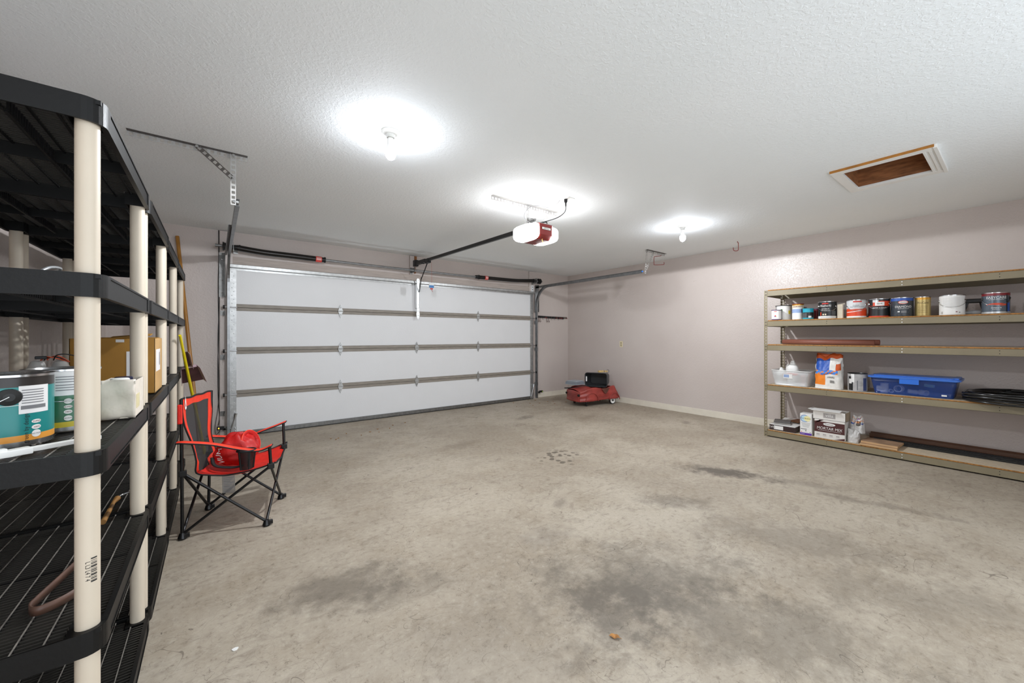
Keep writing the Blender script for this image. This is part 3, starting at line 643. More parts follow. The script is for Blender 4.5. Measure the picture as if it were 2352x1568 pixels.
# barcode on near post
b = MB(); cpost = (-.037, .04); ang = atan2(-(1.425 + .04), -(-.225 - .037)) + .15
for k, wz in enumerate((3, 1, 2, 1, 3, 1, 2, 2, 1, 3, 1, 2, 1, 1, 3)):
    z0 = .632 + k * .0042; cyl_patch(b, cpost, .0235, ang + .35, .012, z0, z0 + .0011 * wz, 0, .0006)
flat = text_data('L L3 L4 7 4', .012)
b.add([(cpost[0] + (.0242) * cos(ang - .15 + y_ / .0235), cpost[1] + .0242 * sin(ang - .15 + y_ / .0235), .662 - x_ * .9) for x_, y_ in flat[0]], flat[1], 0)
b.build('barcode', M_ink, proto)

# ------------------------------------------------------------ paint cans
def can(name, label, cat, x, y, z, r, h, bands, face=None, handle=True, lid=None, rim=None, group=None, texts=(), patches=(), hang=.3, hspread=1.25, ear=None):
    """bands: list of (height fraction top, material) bottom to top"""
    if face is None: face = atan2(-y, -x)
    t = thing(name, label, cat, (x, y, z), 0, group); mats = []; prof = [(0, 0), (r * .96, 0), (r, .004)]; ids = [0, 0]
    for fr, m in bands:
        if m not in mats: mats.append(m)
        prof.append((r, .004 + (h - .012) * fr)); ids.append(mats.index(m))
    MB().lathe(prof, (0, 0, 0), 40, ids).build('body', mats, t)
    rm = rim or M_tin
    MB().lathe([(r, h - .009), (r + .003, h - .007), (r + .003, h - .001), (r, h), (r - .008, h), (r - .011, h - .006), (0, h - .006)], (0, 0, 0), 40).build('lid' if lid else 'rim', lid or rm, t)
    if handle:
        a = face + hspread; pts = []; n = 24
        for k in range(n + 1):
            q = k / n; an = face + hspread - 2 * hspread * q; rr = r + .006 + .012 * sin(pi * q)
            pts.append((rr * cos(an), rr * sin(an), h * .72 - h * hang * sin(pi * q) ** .8))
        MB().tube(pts, .0018, 6).build('handle', M_tin, t)
        for an in (face + hspread, face - hspread):
            MB().lathe([(0, .009), (.006, .008), (.012, .003), (.014, 0)], ((r - .001) * cos(an), (r - .001) * sin(an), h * .72), 12, axis=(cos(an), sin(an), 0)).build('handle_ear', ear or M_tin, t)
    if texts or patches:
        b = MB(); pm = []
        def mi(m):
            if m not in pm: pm.append(m)
            return pm.index(m)
        for p in patches:
            da, w_, z0, z1, m = p[:5]; kw = p[5] if len(p) > 5 else {}
            cyl_patch(b, (0, 0), r, face + da, w_, z0 * h, z1 * h, mi(m), **{'eps': .0005, **kw})
        for tx in texts:
            body, size, da, zf, m = tx[:5]; kw = tx[5] if len(tx) > 5 else {}
            cyl_text(b, body, size, (0, 0), r, face + da, zf * h, mi(m), eps=.0016, **kw)
        b.build('label_print', pm, t)
    return t
def lines(da, w_, zs, m, hgt=.006, eps=.0012): return [(da, w_, z, z + hgt, m, {'eps': eps}) for z in zs]

M_teal = mat('teal_paint_label', '#12817f', .3); M_orangeband = mat('orange_band', '#e39a3c', .35); M_green = mat('green_label', '#2c6a4a', .3); M_yband = mat('yellow_band', '#c9b62c', .35)
M_lab = mat('white_sticker', '#e9e7e6', .5); M_knob = mat('black_cap', '#141414', .5); M_mrn0 = mat('maroon_ink', '#6e1a1e', .5)
R1 = .083
c1 = (-.445, 1.655); f1 = atan2(-c1[1], -c1[0]); c2 = (-.385, 1.845)
def badges(da, zs, sz=.020):
    out = []
    for z, hh in zs:
        zz = z * .192; out.append((da, sz, 0, 1, M_paper, {'n': 16, 'bot': (lambda u, zz=zz, hh=hh: zz - hh * sqrt(max(0, 1 - (2 * u - 1) ** 2))), 'top': (lambda u, zz=zz, hh=hh: zz + hh * sqrt(max(0, 1 - (2 * u - 1) ** 2)))}))
    return out
t = can('paint_can', 'teal paint can with orange band, nearest can on the black shelving', 'paint can', c1[0], c1[1], .969, R1, .192,
    [(.07, M_tin), (.16, M_orangeband), (.86, M_teal), (1, mat('dark_can_top', '#2a2422', .35))], handle=False,
    patches=[(.60, .062, .46, .84, M_lab)] + lines(.57, .05, [.52], M_grey, .05) + lines(.55, .044, [.60, .635, .67, .705, .74, .775], M_grey, .012)
    + lines(-.05, .06, [.58, .68], M_paper, .006) + badges(.62, [(.17, .0095), (.26, .006), (.34, .005)]),
    texts=[('NO FUME', .0048, .62, .17, M_ink), ('100%', .0065, .62, .26, M_mrn0), ('SUPER', .0058, .62, .34, M_mrn0), ('green by design', .0125, .38, .26, M_ink, {'rot': True})], group='gallon cans on the black shelving')
ea = f1 + .04; ev = Vector((cos(ea), sin(ea), 0))
MB().lathe([(0, .010), (.010, .009), (.021, .005), (.023, 0)], ev * (R1 - .003) + Vector((0, 0, .70 * .192)), 24, axis=ev).build('handle_ear', M_knob, t)
side = Vector((sin(ea), -cos(ea), 0))
MB().tube(smooth_path([ev * (R1 + .008) + Vector((0, 0, .136)), ev * (R1 + .012) + side * .03 + Vector((0, 0, .118)), ev * (R1 + .006) + side * .07 + Vector((0, 0, .098)), ev * .02 + side * .135 + Vector((0, 0, .085)), -ev * .06 + side * .10 + Vector((0, 0, .10)), -ev * (R1 + .005) + Vector((0, 0, .136))]), .0019, 8).build('handle', M_tin, t)
can('paint_can', 'green paint can with yellow band behind the teal can on the black shelving', 'paint can', c2[0], c2[1], .969, R1, .192,
    [(.06, M_tin), (.15, M_yband), (1, M_green)], handle=True, hspread=1.15, hang=.22,
    patches=[(.30, .10, .58, .97, M_lab)] + lines(.26, .07, [.66, .70, .74, .79, .83, .87], M_grey, .012) + badges(.14, [(.22, .008), (.32, .006), (.40, .005), (.49, .008)], .018),
    texts=[('NO FUME', .0042, .14, .22, M_ink), ('100%', .006, .14, .32, M_mrn0), ('SUPER', .0055, .14, .40, M_mrn0)], group='gallon cans on the black shelving')

# ------------------------------------------------------------ things on the black shelving
M_card = mat('cardboard', '#ad7d30', .7, var=.08, vs=9, col2='#a3742c'); M_cardlit = mat('cardboard_lit', '#c29a62', .7, var=.06, vs=9)
t = thing('cardboard_box', 'large open brown cardboard box on the black shelving', 'box', (-.40, 2.86, .969)); off = (-.40, 2.86, .969)
z0, z1 = .969, 1.25; x0, x1, y0, y1 = -.543, -.245, 2.70, 3.02
b = MB(off).box(x0, x1, y0, y0 + .004, z0, z1).box(x0, x1, y1 - .004, y1, z0, z1).box(x0, x0 + .004, y0, y1, z0, z1).box(x1 - .004, x1, y0, y1, z0, z1, 1).box(x0, x1, y0, y1, z0, z0 + .004)  # right side in paler cardboard, its brighter lighting put into the colour
b.build('body', [M_card, M_cardlit], t, bevel=.001)
b = MB(off).obox((x0 + .205, y0 + .05, z1 + .012), (1, 0, .10), (0, 1, .1), (-.1, -.1, 1), .075, .045, .0015); b.build('flap', M_card, t)
b = MB(off).obox((x0 + .15, y1 - .08, z1 + .002), (1, 0, .0), (0, 1, .02), (0, -.02, 1), .14, .07, .0015); b.build('flap', M_card, t)
b = MB(off); rect_patch(b, (x1, y0 + .12, 1.135), (0, 1, 0), (0, 0, 1), .19, .115, 0, .001); b.build('shipping_label', M_lab, t); b = MB(off); rect_patch(b, (x1 - .078, y0, 1.115), (1, 0, 0), (0, 0, 1), .055, .14, 0, .001)
b.build('shipping_label', M_lab, t)
b = MB(off); rect_patch(b, (x1, y0 + .18, 1.14), (0, 1, 0), (0, 0, 1), .02, .07, 0, .002); b.build('barcode', M_grey, t)
b = MB(off); rect_patch(b, (x0 + .17, y0, z1 - .012), (1, 0, 0), (0, 0, 1), .03, .014, 0, .001); b.build('tape', M_lab, t)
M_tyvek = mat('cream_paper', '#ddd3c6', .6, var=.05, vs=20, bump=.8, bs=14)
t = thing('paper_box', 'low cream paper box of small jars behind the nearest cream post', 'box', (-.28, 2.0, .969)); off = (-.28, 2.0, .969)
b = MB(off).grid(lambda u, v: (-.318 + .09 * u, 1.935 - .004 * sin(7 * u + 3 * v) - .004 * sin(11 * v), .969 + .137 * v), 12, 12)
b.box(-.318, -.316, 1.935, 2.13, .969, 1.10).box(-.23, -.228, 1.936, 2.13, .969, 1.10).box(-.318, -.228, 2.128, 2.13, .969, 1.10).box(-.318, -.228, 1.937, 2.13, .969, .972)
b.build('body', M_tyvek, t, solid=.001)
b = MB(off).box(-.2285, -.2265, 1.95, 2.02, 1.0, 1.05); b.build('tape', mat('cream_tape', '#d9cda2', .5), t)
for (x, y, m_, lb) in ((-.273, 1.975, M_white, 'small white jar in the cream paper box'), (-.273, 2.045, mat('navy_lid', '#161a3a', .25), 'small navy topped can in the cream paper box')):
    o = MB().lathe([(0, 0), (.024, 0), (.025, .003), (.025, .118), (.023, .121), (.026, .123), (.026, .134), (.022, .137), (0, .137)], (0, 0, 0), 24, [0, 0, 0, 0, 1, 1, 1, 1]).build('jar', [M_tin if m_ is M_white else M_ink, m_])
    o.location = (x, y, .9725); tag(o, lb, 'jar')
# white plastic strip lying in front of the cans
b = MB((-.33, 1.52, .975)); b.obox((-.335, 1.535, .976), (.82, .5, 0), (-.5, .82, 0), (0, 0, 1), .09, .008, .006); b.obox((-.395, 1.482, .978), (.82, .5, 0), (-.5, .82, 0), (0, 0, 1), .035, .013, .008); b.obox((-.41, 1.47, .988), (.82, .5, 0), (-.5, .82, 0), (0, 0, 1), .014, .008, .004)
o = b.build('plastic_latch', M_white, bevel=.002); o.location = (-.33, 1.52, .975); tag(o, 'long white plastic strip lying in front of the teal paint can', 'plastic strip')
# twin grey lamp heads with loose wires
t = thing('flood_light', 'grey twin lamp heads with loose orange and black wires behind the paint cans', 'lamp', (-.56, 2.5, .969)); off = (-.56, 2.5, .969)
M_lampg = mat('lamp_grey', '#b9b6b2', .45)
for x in (-.592, -.527): MB(off).lathe([(0, .0), (.030, .0), (.034, .03), (.033, .11), (.028, .16), (.018, .185), (0, .193)], (x, 2.50, .969), 24).build('lamp_head', M_lampg, t)
b = MB(off)
for k in range(3): b.tube(smooth_path([(-.58 + .01 * k, 2.49, 1.16), (-.56, 2.47 + .01 * k, 1.175 - .004 * k), (-.53, 2.48, 1.165 + .006 * k), (-.50, 2.50, 1.15)]), .0025, 6, k % 2)
b.tube(smooth_path([(-.54, 2.47, 1.16), (-.53, 2.46, 1.18), (-.51, 2.47, 1.185), (-.48, 2.5, 1.175)]), .0025, 6, 1)
b.build('wires', [mat('orange_wire', '#c8502a', .5), M_dark], t)
b = MB(off).obox((-.575, 2.47, 1.172), (1, .2, 0), (-.2, 1, 0), (0, 0, 1), .016, .01, .006); b.build('connector', M_dark, t, bevel=.002)
# items on the fourth shelf (z 1.42)
o = MB((-.42, 1.55, 1.42)).tube(smooth_path([(-.37, 1.56, 1.425), (-.36, 1.62, 1.45), (-.37, 1.75, 1.46), (-.44, 1.82, 1.44), (-.52, 1.75, 1.43)]), .004, 8).build('cable', mat('silver_tube', '#b9bcc0', .3, metal=.5)); o.location = (-.42, 1.55, 1.42)
tag(o, 'silver grey cable arching over the rim of the upper black shelf', 'cable')
# strap and brush on the lower shelf (z .515)
M_leather = mat('brown_leather', '#5d4236', .45, var=.15, vs=20)
def strap_pt(q, up):
    P = smooth_path([(-.345, 1.90, .53), (-.372, 1.76, .53), (-.392, 1.66, .53), (-.396, 1.615, .53), (-.375, 1.59, .53), (-.335, 1.615, .53), (-.31, 1.66, .53), (-.30, 1.74, .53)], 8)
    i = min(int(q * (len(P) - 1)), len(P) - 1); p = P[i]; return (p.x, p.y, .517 + .024 * up)
b = MB((-.36, 1.7, .515)); b.grid(lambda u, v: strap_pt(u, v), 56, 1); o = b.build('leather_strap', M_leather, solid=.004); o.location = (-.36, 1.7, .515)
tag(o, 'looped brown leather strap on the lower black shelf', 'strap')
t = thing('paint_brush', 'wooden handled brush with bent metal tip on the lower black shelf', 'brush', (-.35, 2.35, .515)); off = (-.35, 2.35, .515)
MB(off).tube([(-.352, 2.20, .527), (-.352, 2.28, .53), (-.355, 2.42, .53), (-.35, 2.47, .532)], [.010, .009, .007, .012], 10).build('handle', mat('brush_wood', '#8a6232', .5, var=.25, vs=12), t)
MB(off).tube(smooth_path([(-.35, 2.47, .532), (-.34, 2.50, .535), (-.318, 2.505, .54), (-.30, 2.50, .542)]), .005, 8).build('tip', M_tin, t)

# ------------------------------------------------------------ stick with dustpan and long wooden pole at the far end
t = thing('dustpan', 'maroon metal dustpan leaning on a yellow stick beside the black shelving', 'dustpan', (-.09, 5.3, 0))
p_top = Vector((-.219, 4.0, 1.268)); p_low = Vector((-.09, 5.33, .012)); p_mid = p_top.lerp(p_low, .5)
MB((-.09, 5.3, 0)).tube([p_top, p_mid, p_low], [.0095, .0125, .017], 14).build('stick', mat('yellow_fibreglass', '#e8d312', .35), t)
M_mar = mat('maroon_steel', '#5c3c42', .5, metal=.3, var=.25, vs=10); M_pink = mat('dusty_pink_steel', '#bda2a9', .5, var=.12, vs=14)
dn = (p_low - p_top).normalized(); rt = Vector((.92, .10, .12)); rt = (rt - dn * rt.dot(dn)).normalized(); nn = rt.cross(dn)
if nn.y > 0: nn = -nn
ct = p_top.lerp(p_low, .225) - nn * .030 + rt * .012
b = MB((-.09, 5.3, 0))
def PT(a, d, n_): return ct + rt * a + dn * d + nn * n_
b.add([PT(-.045, .0, 0), PT(.055, .0, 0), PT(.085, .22, 0), PT(-.062, .22, 0)], [(0, 1, 2, 3)], 0)
b.add([PT(-.045, .0, 0), PT(.055, .0, 0), PT(.055, -.012, .035), PT(-.045, -.012, .035)], [(0, 1, 2, 3)], 1)
b.add([PT(.055, .0, 0), PT(.085, .22, 0), PT(.105, .215, .045), PT(.075, .0, .045)], [(0, 1, 2, 3)], 1)
b.add([PT(-.045, .0, 0), PT(-.062, .22, 0), PT(-.07, .215, .035), PT(-.055, .03, .035)], [(0, 1, 2, 3)], 1)
b.build('pan_blade', [M_mar, M_pink], t, solid=.002)
b = MB((-.09, 5.3, 0))
b.add([PT(-.018, -.18, .0), PT(.016, -.18, .0), PT(.018, .01, .002), PT(-.02, .01, .002)], [(0, 1, 2, 3)], 0)
b.add([PT(.016, -.18, .0), PT(.018, .01, .002), PT(.030, .01, .035), PT(.026, -.18, .035)], [(0, 1, 2, 3)], 1)
b.add([PT(-.018, -.18, .0), PT(-.02, .01, .002), PT(-.024, .01, .02), PT(-.022, -.18, .02)], [(0, 1, 2, 3)], 0)
b.build('pan_handle', [M_mar, M_pink], t, solid=.002)
o = MB((-.135, 5.595, 0)).tube([(-.354, 6.035, 2.44), (-.213, 5.75, .88), (-.135, 5.595, .015)], .0185, 14).build('wooden_pole', mat('varnished_pole', '#a8742e', .35, var=.18, vs=8, stretch=(1, 1, .15))); o.location = (-.135, 5.595, 0)
tag(o, 'long varnished wooden pole leaning on the front wall beyond the black shelving', 'pole')

# ------------------------------------------------------------ red folding chair
ch = thing('folding_chair', 'red and black folding camp chair beside the black shelving', 'chair', (.12, 3.33, 0)); off = (.12, 3.33, 0)
A, B_, C_, D_ = Vector((-.162, 3.165, 0)), Vector((-.038, 3.591, 0)), Vector((.272, 3.052, 0)), Vector((.406, 3.492, 0))
M_tube = mat('black_steel_tube', '#121213', .3, metal=.2); M_fab = mat('red_polyester', '#d8200f', .65, var=.10, vs=18, bump=.3, bs=30); M_mesh = mat('black_mesh_fabric', '#26282c', .8, alpha=.62); M_pipe = mat('black_piping', '#0e0e0f', .7)
M_fabo = mat('orange_red_polyester', '#ef3a1d', .6, var=.06, vs=18, bump=.2, bs=30)
ft = .0085
pole_tops = [Vector((-.167, 3.150, .872)), Vector((-.022, 3.640, .860))]
hb = [Vector((-.160, 3.160, .41)), Vector((-.035, 3.598, .405))]
hf = [Vector((.300, 3.085, .385)), Vector((.432, 3.525, .395))]
for foot, top in ((A, pole_tops[0]), (B_, pole_tops[1])): MB(off).tube([foot + Vector((0, 0, .02)), top], ft + .001, 12).build('back_pole', M_tube, ch)
def legs(p, q, z=.03): MB(off).tube([Vector(p) + Vector((0, 0, z)), q], ft, 10).build('leg', M_tube, ch)
legs(A, hf[0]); legs(C_, hb[0]); legs(B_, hf[1]); legs(D_, hb[1]); legs(A, hb[1]); legs(B_, hb[0]); legs(C_, hf[1]); legs(D_, hf[0])
for p in (A, B_, C_, D_):
    b = MB(off).lathe([(0, .002), (.022, .002), (.024, .01), (.018, .03), (.013, .042), (0, .042)], p, 14); b.obox(p + Vector((.018, 0, .022)), (1, 0, 0), (0, 1, 0), (0, 0, 1), .018, .012, .012); b.build('foot', M_tube, ch, bevel=.002)
for p in hb + hf:
    MB(off).obox(p, (1, 0, 0), (0, 1, 0), (0, 0, 1), .02, .016, .018).build('joint', M_tube, ch, bevel=.004)
for p in ((A + hf[0]) / 2, (B_ + hf[1]) / 2, (A + hb[1]) / 2, (C_ + hf[1]) / 2): MB(off).lathe([(0, -.012), (.004, -.012), (.004, .012), (0, .012)], p + Vector((0, 0, .02)), 8, axis=(.25, .96, 0)).build('rivet', M_tin, ch)
near = [(-.167, 3.148, .871), (-.163, 3.150, .80), (-.151, 3.162, .698), (-.117, 3.196, .576), (-.096, 3.214, .462), (-.095, 3.175, .398), (-.031, 3.152, .377), (.058, 3.138, .358), (.164, 3.135, .358), (.25, 3.12, .372), (.325, 3.105, .395)]
far = [(-.020, 3.655, .858), (-.019, 3.645, .79), (-.018, 3.622, .706), (-.025, 3.563, .59), (-.012, 3.54, .50), (.02, 3.55, .40), (.08, 3.56, .375), (.17, 3.56, .36), (.28, 3.56, .365), (.37, 3.57, .385), (.46, 3.600, .405)]
NP, FP = smooth_path(near, 4), smooth_path(far, 4); n = len(NP) - 1; kb = 5 * 4
def sl(u, v, lo=0, hi=1, push=0):
    f_ = lo + (hi - lo) * v; i = min(int(f_ * n), n - 1); q = f_ * n - i
    a = NP[i].lerp(NP[i + 1], q); c = FP[i].lerp(FP[i + 1], q); p = a.lerp(c, u); sg = sin(pi * u)
    if f_ * n > kb - 4: p.z -= .035 * sg * min(1, (f_ * n - kb + 4) / 8)
    else: p.x -= .018 * sg * min(1, f_ * n / 6)
    p.z += .003 * sin(17 * u + 9 * v); p.x += push
    return p
hbk = kb / n
def edge_u(v):   # border width fraction
    return .20 + .05 * sin(9 * v)
b = MB(off)
def mf(i, j):
    return 1 if (j < 3 or i < 3 or i > 12) else 0
b.grid(lambda u, v: sl(u, v, 0, hbk), 16, 20, matfn=lambda i, j: (0 if (j < 3 or i < 2 or i > 13 or (j > 17 and i > 8)) else 1))
b.build('backrest', [M_fabo, M_mesh], ch, solid=.003)
b = MB(off); b.grid(lambda u, v: sl(u, v, hbk, 1), 16, 24); b.build('seat', M_fab, ch, solid=.004)
b = MB(off)
b.tube([sl(0, k / 60) for k in range(61)], .005, 8); b.tube([sl(1, k / 60) for k in range(61)], .005, 8); b.tube([sl(k / 20, 0) for k in range(21)], .006, 8); b.tube([sl(k / 20, 1) for k in range(21)], .006, 8)
b.build('piping', M_pipe, ch)
b = MB(off); b.box(-.185, -.16, 3.135, 3.165, .72, .84); b.build('pole_sleeve', M_fab, ch, bevel=.006)
# white flame mark on the backrest corner
b = MB(off); pc = sl(.10, .055); ux = (sl(.2, .055) - sl(.0, .055)).normalized(); uz = (sl(.1, .0) - sl(.1, .11)).normalized()
dd = [(-.012, -.03), (0, -.038), (.013, -.03), (.016, -.012), (.006, .01), (-.002, .045), (-.012, .01), (-.015, -.012)]
nrm = ux.cross(uz); nrm = nrm if nrm.dot(Vector((0, -1, 0)) + Vector((.6, 0, 0))) > 0 else -nrm
b.add([pc + ux * x * 1.1 + uz * y * 1.1 + nrm * .006 for x, y in dd], [tuple(range(8))], 0); b.add([pc + ux * x * .4 + uz * (y * .4 - .008) + nrm * .0075 for x, y in dd], [tuple(range(8))], 1); b.build('emblem', [M_paper, M_fab], ch)
# armrests
def arm(pts, label=None):
    P = smooth_path(pts, 6); b = MB(off); m = len(P); lat = Vector((.25, .968, 0)) * .027
    b.grid(lambda u, v: P[min(int(v * (m - 1) + .5), m - 1)] + lat * (u * 2 - 1) + Vector((0, 0, .006 * sin(pi * u))), 4, m - 1); b.build('armrest', M_fabo, ch, solid=.006)
    b = MB(off); b.tube([p - lat for p in P] + [P[-1]] + [p + lat for p in P[::-1]], .0045, 6); b.build('armrest_piping', M_pipe, ch)
    return P
an = [(-.185, 3.150, .606), (-.141, 3.135, .603), (-.009, 3.138, .570), (.136, 3.115, .520), (.235, 3.095, .500), (.305, 3.075, .525)]
af = [(-.045, 3.60, .535), (.028, 3.62, .515), (.18, 3.58, .50), (.33, 3.55, .545), (.445, 3.535, .585)]
arm(an); arm(af)
MB(off).tube([(.292, 3.082, .52), hf[0] + Vector((0, 0, .01))], .010, 10).build('arm_post', M_tube, ch); MB(off).tube([(.428, 3.535, .575), hf[1] + Vector((0, 0, .01))], .010, 10).build('arm_post', M_tube, ch)
# cup holder hanging from the near armrest
b = MB(off); cc = Vector((.165, 3.115, .0))
b.tube([cc + Vector((.052 * cos(a), .045 * sin(a), .508)) for a in [2 * pi * k / 20 for k in range(20)]], .006, 8, 0, closed=True)
b.lathe([(.036, .385), (.04, .42), (.048, .505)], cc, 20, 1); b.lathe([(0, .385), (.036, .385)], cc, 20, 1)
for k in range(5):
    a = 2 * pi * k / 5; b.tube([cc + Vector((.05 * cos(a), .044 * sin(a), .506)), cc + Vector((.038 * cos(a), .036 * sin(a), .386))], .005, 6, 0)
b.build('cup_holder', [M_pipe, mat('black_net', '#14110f', .8, alpha=.75)], ch)
b = MB(off); b.add([(.035, 3.20, .34), (.105, 3.19, .34), (.108, 3.19, .215), (.038, 3.20, .225)], [(0, 1, 2, 3)], 0)
for k in range(9): b.add([(.043, 3.1985, .325 - k * .011), (.10 - .01 * (k % 3), 3.188, .325 - k * .011), (.10 - .01 * (k % 3), 3.188, .321 - k * .011), (.043, 3.1985, .321 - k * .011)], [(0, 1, 2, 3)], 1)
b.build('care_tag', [mat('grey_tag', '#8d8883', .5, alpha=.8), M_grey], ch)
# red carry bag lying on the seat
bg = thing('carry_bag', 'crumpled red carry bag with black strap lying on the folding chair', 'bag', (.13, 3.33, .36)); off = (.13, 3.33, .36)
fw = Vector((.968, -.25, 0)); lt = Vector((.25, .968, 0)); cb = Vector((.125, 3.33, .455))
def bagpt(u, v):
    th = 2 * pi * u; ph = pi * v; e = .75
    x = sin(ph) * cos(th); y = sin(ph) * sin(th); z = cos(ph)
    x = math.copysign(abs(x) ** e, x); y = math.copysign(abs(y) ** e, y)
    k = 1 + .06 * sin(3 * th + 2 * ph) + .04 * sin(7 * th - 3 * ph) + .03 * sin(11 * ph + th)
    hz = .110 * z * (1 + .10 * sin(3.3 * x + 1)) if z > 0 else .085 * z
    if z > 0: hz += .030 * math.exp(-((x + .35) ** 2 + y * y) * 12)
    return cb + fw * x * .125 * k + lt * y * .095 * k + Vector((0, 0, hz * k))
M_bag = mat('red_nylon', '#b80d0a', .5, var=.12, vs=14, bump=.5, bs=22)
b = MB(off); b.grid(bagpt, 40, 24); b.build('body', M_bag, bg, weld=True)
mc = cb + fw * .085 + Vector((0, 0, .060)); md = (fw * .85 - lt * .40 + Vector((0, 0, .30))).normalized()
b = MB(off); b.lathe([(.05, -.06), (.075, -.02), (.085, .012), (.080, .018), (.055, .0), (0, -.012)], mc - md * .02, 22, 0, axis=md); b.build('mouth', M_bag, bg, solid=.003)
b = MB(off)
s1 = md.cross(Vector((0, 0, 1))).normalized(); s2 = md.cross(s1)
b.tube([mc - md * .006 + s1 * .085 * cos(a) + s2 * .085 * sin(a) for a in [2 * pi * k / 24 for k in range(24)]], .0035, 6, 0, closed=True); b.build('drawstring_hem', M_fabo, bg)
b = MB(off); b.tube(smooth_path([mc + s2 * .05 + md * .02, mc + fw * .03 - Vector((0, 0, .03)), mc + fw * .05 - Vector((0, 0, .06))]), .003, 6); b.build('drawstring', M_pipe, bg)
b = MB(off); P = smooth_path([cb - fw * .13 - lt * .06 + Vector((0, 0, -.01)), cb - fw * .10 - lt * .105 - Vector((0, 0, .055)), cb - fw * .0 - lt * .115 - Vector((0, 0, .075)), cb + fw * .06 - lt * .11 - Vector((0, 0, .07))], 8)
b.tube(P, .011, 6, flat=.35); b.build('strap', M_pipe, bg)
b = MB(off); vs, fs = text_data('MUN', .05)
b.add([bagpt((pi * 1.30 - y_ / .11) / (2 * pi), .52 + x_ / .30) - lt * .003 - fw * .003 for x_, y_ in vs], fs, 0); b.build('lettering', M_paper, bg, solid=.001)

# ------------------------------------------------------------ red pedal car with tub on it
fwd = Vector((-.973, .23, 0)).normalized(); lat = Vector((-fwd.y, fwd.x, 0)); lat = lat if lat.y > 0 else -lat   # lat points to the far side
CA = radians(0)
pc = thing('pedal_car', 'faded red vintage pedal car in the far right corner', 'toy car', (5.62, 4.82, 0)); pc.rotation_euler = (0, 0, atan2(-fwd.y, -fwd.x)); pc.location = (5.655, 4.90, 0); pc.scale = (1.08, 1.2, 1.1)
# local frame: +x to the rear, +y to the far side, origin under the centre
M_carred = mat('faded_red_enamel', '#963a33', .42, var=.16, vs=9); M_cardk = mat('rust_brown', '#5c3226', .6, var=.2, vs=12)
CL, CW = .82, .40
def side_top(x):   # top outline of the side panel against x (-.41 .. .41)
    s_ = (x + CL / 2) / CL
    base = .275
    if s_ < .16: base = .235 + .04 * (s_ / .16)
    base += .03 * math.exp(-((s_ - .33) / .16) ** 2) + .045 * math.exp(-((s_ - .80) / .12) ** 2)
    if s_ > .84: base = (.32) - (s_ - .84) / .16 * .20
    return base
def side_bot(x):
    s_ = (x + CL / 2) / CL
    return .075 + .0 * s_ + (.03 * s_)
b = MB()
for sg in (-1, 1):
    def fn(u, v, sg=sg):
        x = -CL / 2 + CL * u; z = side_bot(x) + (side_top(x) - side_bot(x)) * v
        bul = .028 * (math.exp(-((u - .27) / .15) ** 2) + math.exp(-((u - .86) / .11) ** 2)) * (1 - v ** 2) + .006 * math.sin(v * pi * 5) * (.3 if .2 < u < .9 else 1)
        taper = 1 - .14 * max(0, (.14 - u) / .14) ** 1.3 - .12 * max(0, (u - .85) / .15)
        return (x, sg * (CW / 2 * taper + bul), z)
    b.grid(fn, 44, 14)
b.grid(lambda u, v: (-CL / 2 - .03 * (1 - (2 * u - 1) ** 2) * (1 - .3 * v), (2 * u - 1) * CW / 2 * .86, .075 + v * (.16 + .02 * (1 - (2 * u - 1) ** 2)) + .0), 14, 12)
b.grid(lambda u, v: (-CL / 2 + .26 * v, (2 * u - 1) * CW / 2 * (.86 + .14 * min(1, v * 1.6)), .235 + .045 * v + .035 * (1 - (2 * u - 1) ** 2) * (1 - v * .3)), 14, 10, 0)
b.grid(lambda u, v: (CL / 2 - .13 * v, (2 * u - 1) * CW / 2 * (.88 + .12 * v), .10 + .20 * v), 10, 8)
b.build('body', M_carred, pc, solid=.004)
b = MB().box(-CL / 2 + .03, CL / 2 - .02, -CW / 2 + .03, CW / 2 - .03, .088, .10); b.build('floor_pan', M_cardk, pc)
b = MB()
for sg in (-1,):
    for xc, rr in ((-.19, .125), (.27, .105)):
        b.tube([(xc + rr * cos(a), sg * (CW / 2 + .026), .085 + rr * 1.05 * sin(a)) for a in [pi * k / 16 for k in range(17)]], .006, 6)
    for k, z in enumerate((.13, .155, .18)): b.tube([(-.06 + .02 * k, sg * (CW / 2 + .008), z), (.16, sg * (CW / 2 + .006), z + .012)], .004, 6)
for k in range(5): b.tube([(-CL / 2 - .005 - .027 * (1 - (2 * u - 1) ** 2), (2 * u - 1) * CW / 2 * .8, .10 + .026 * k) for u in [q / 10 for q in range(11)]], .005, 6)
b.build('fender_trim', M_carred, pc)
b = MB()
b.add([(.0, -(CW / 2 + .022), .285), (.17, -(CW / 2 + .022), .29), (.12, -(CW / 2 + .022), .22), (.085, -(CW / 2 + .022), .19), (.05, -(CW / 2 + .022), .22)], [(0, 1, 2, 3, 4)]); b.build('worn_patch', M_cardk, pc, solid=.001)
for y in (-.165, .165): MB().lathe([(0, -.012), (.018, -.012), (.02, -.004), (.02, .01)], (-CL / 2 - .008, y, .185), 16, axis=(1, 0, 0)).build('headlight', M_hole, pc)
b = MB().tube(smooth_path([(-CL / 2 - .02, .19, .262), (-CL / 2 + .10, .10, .275), (-CL / 2 + .24, .0, .30)]), .008, 8); b.tube([(-CL / 2 - .03, .20, .262), (-CL / 2 + .16, -.05, .272)], .008, 8); b.build('steering_rod', M_dark, pc)
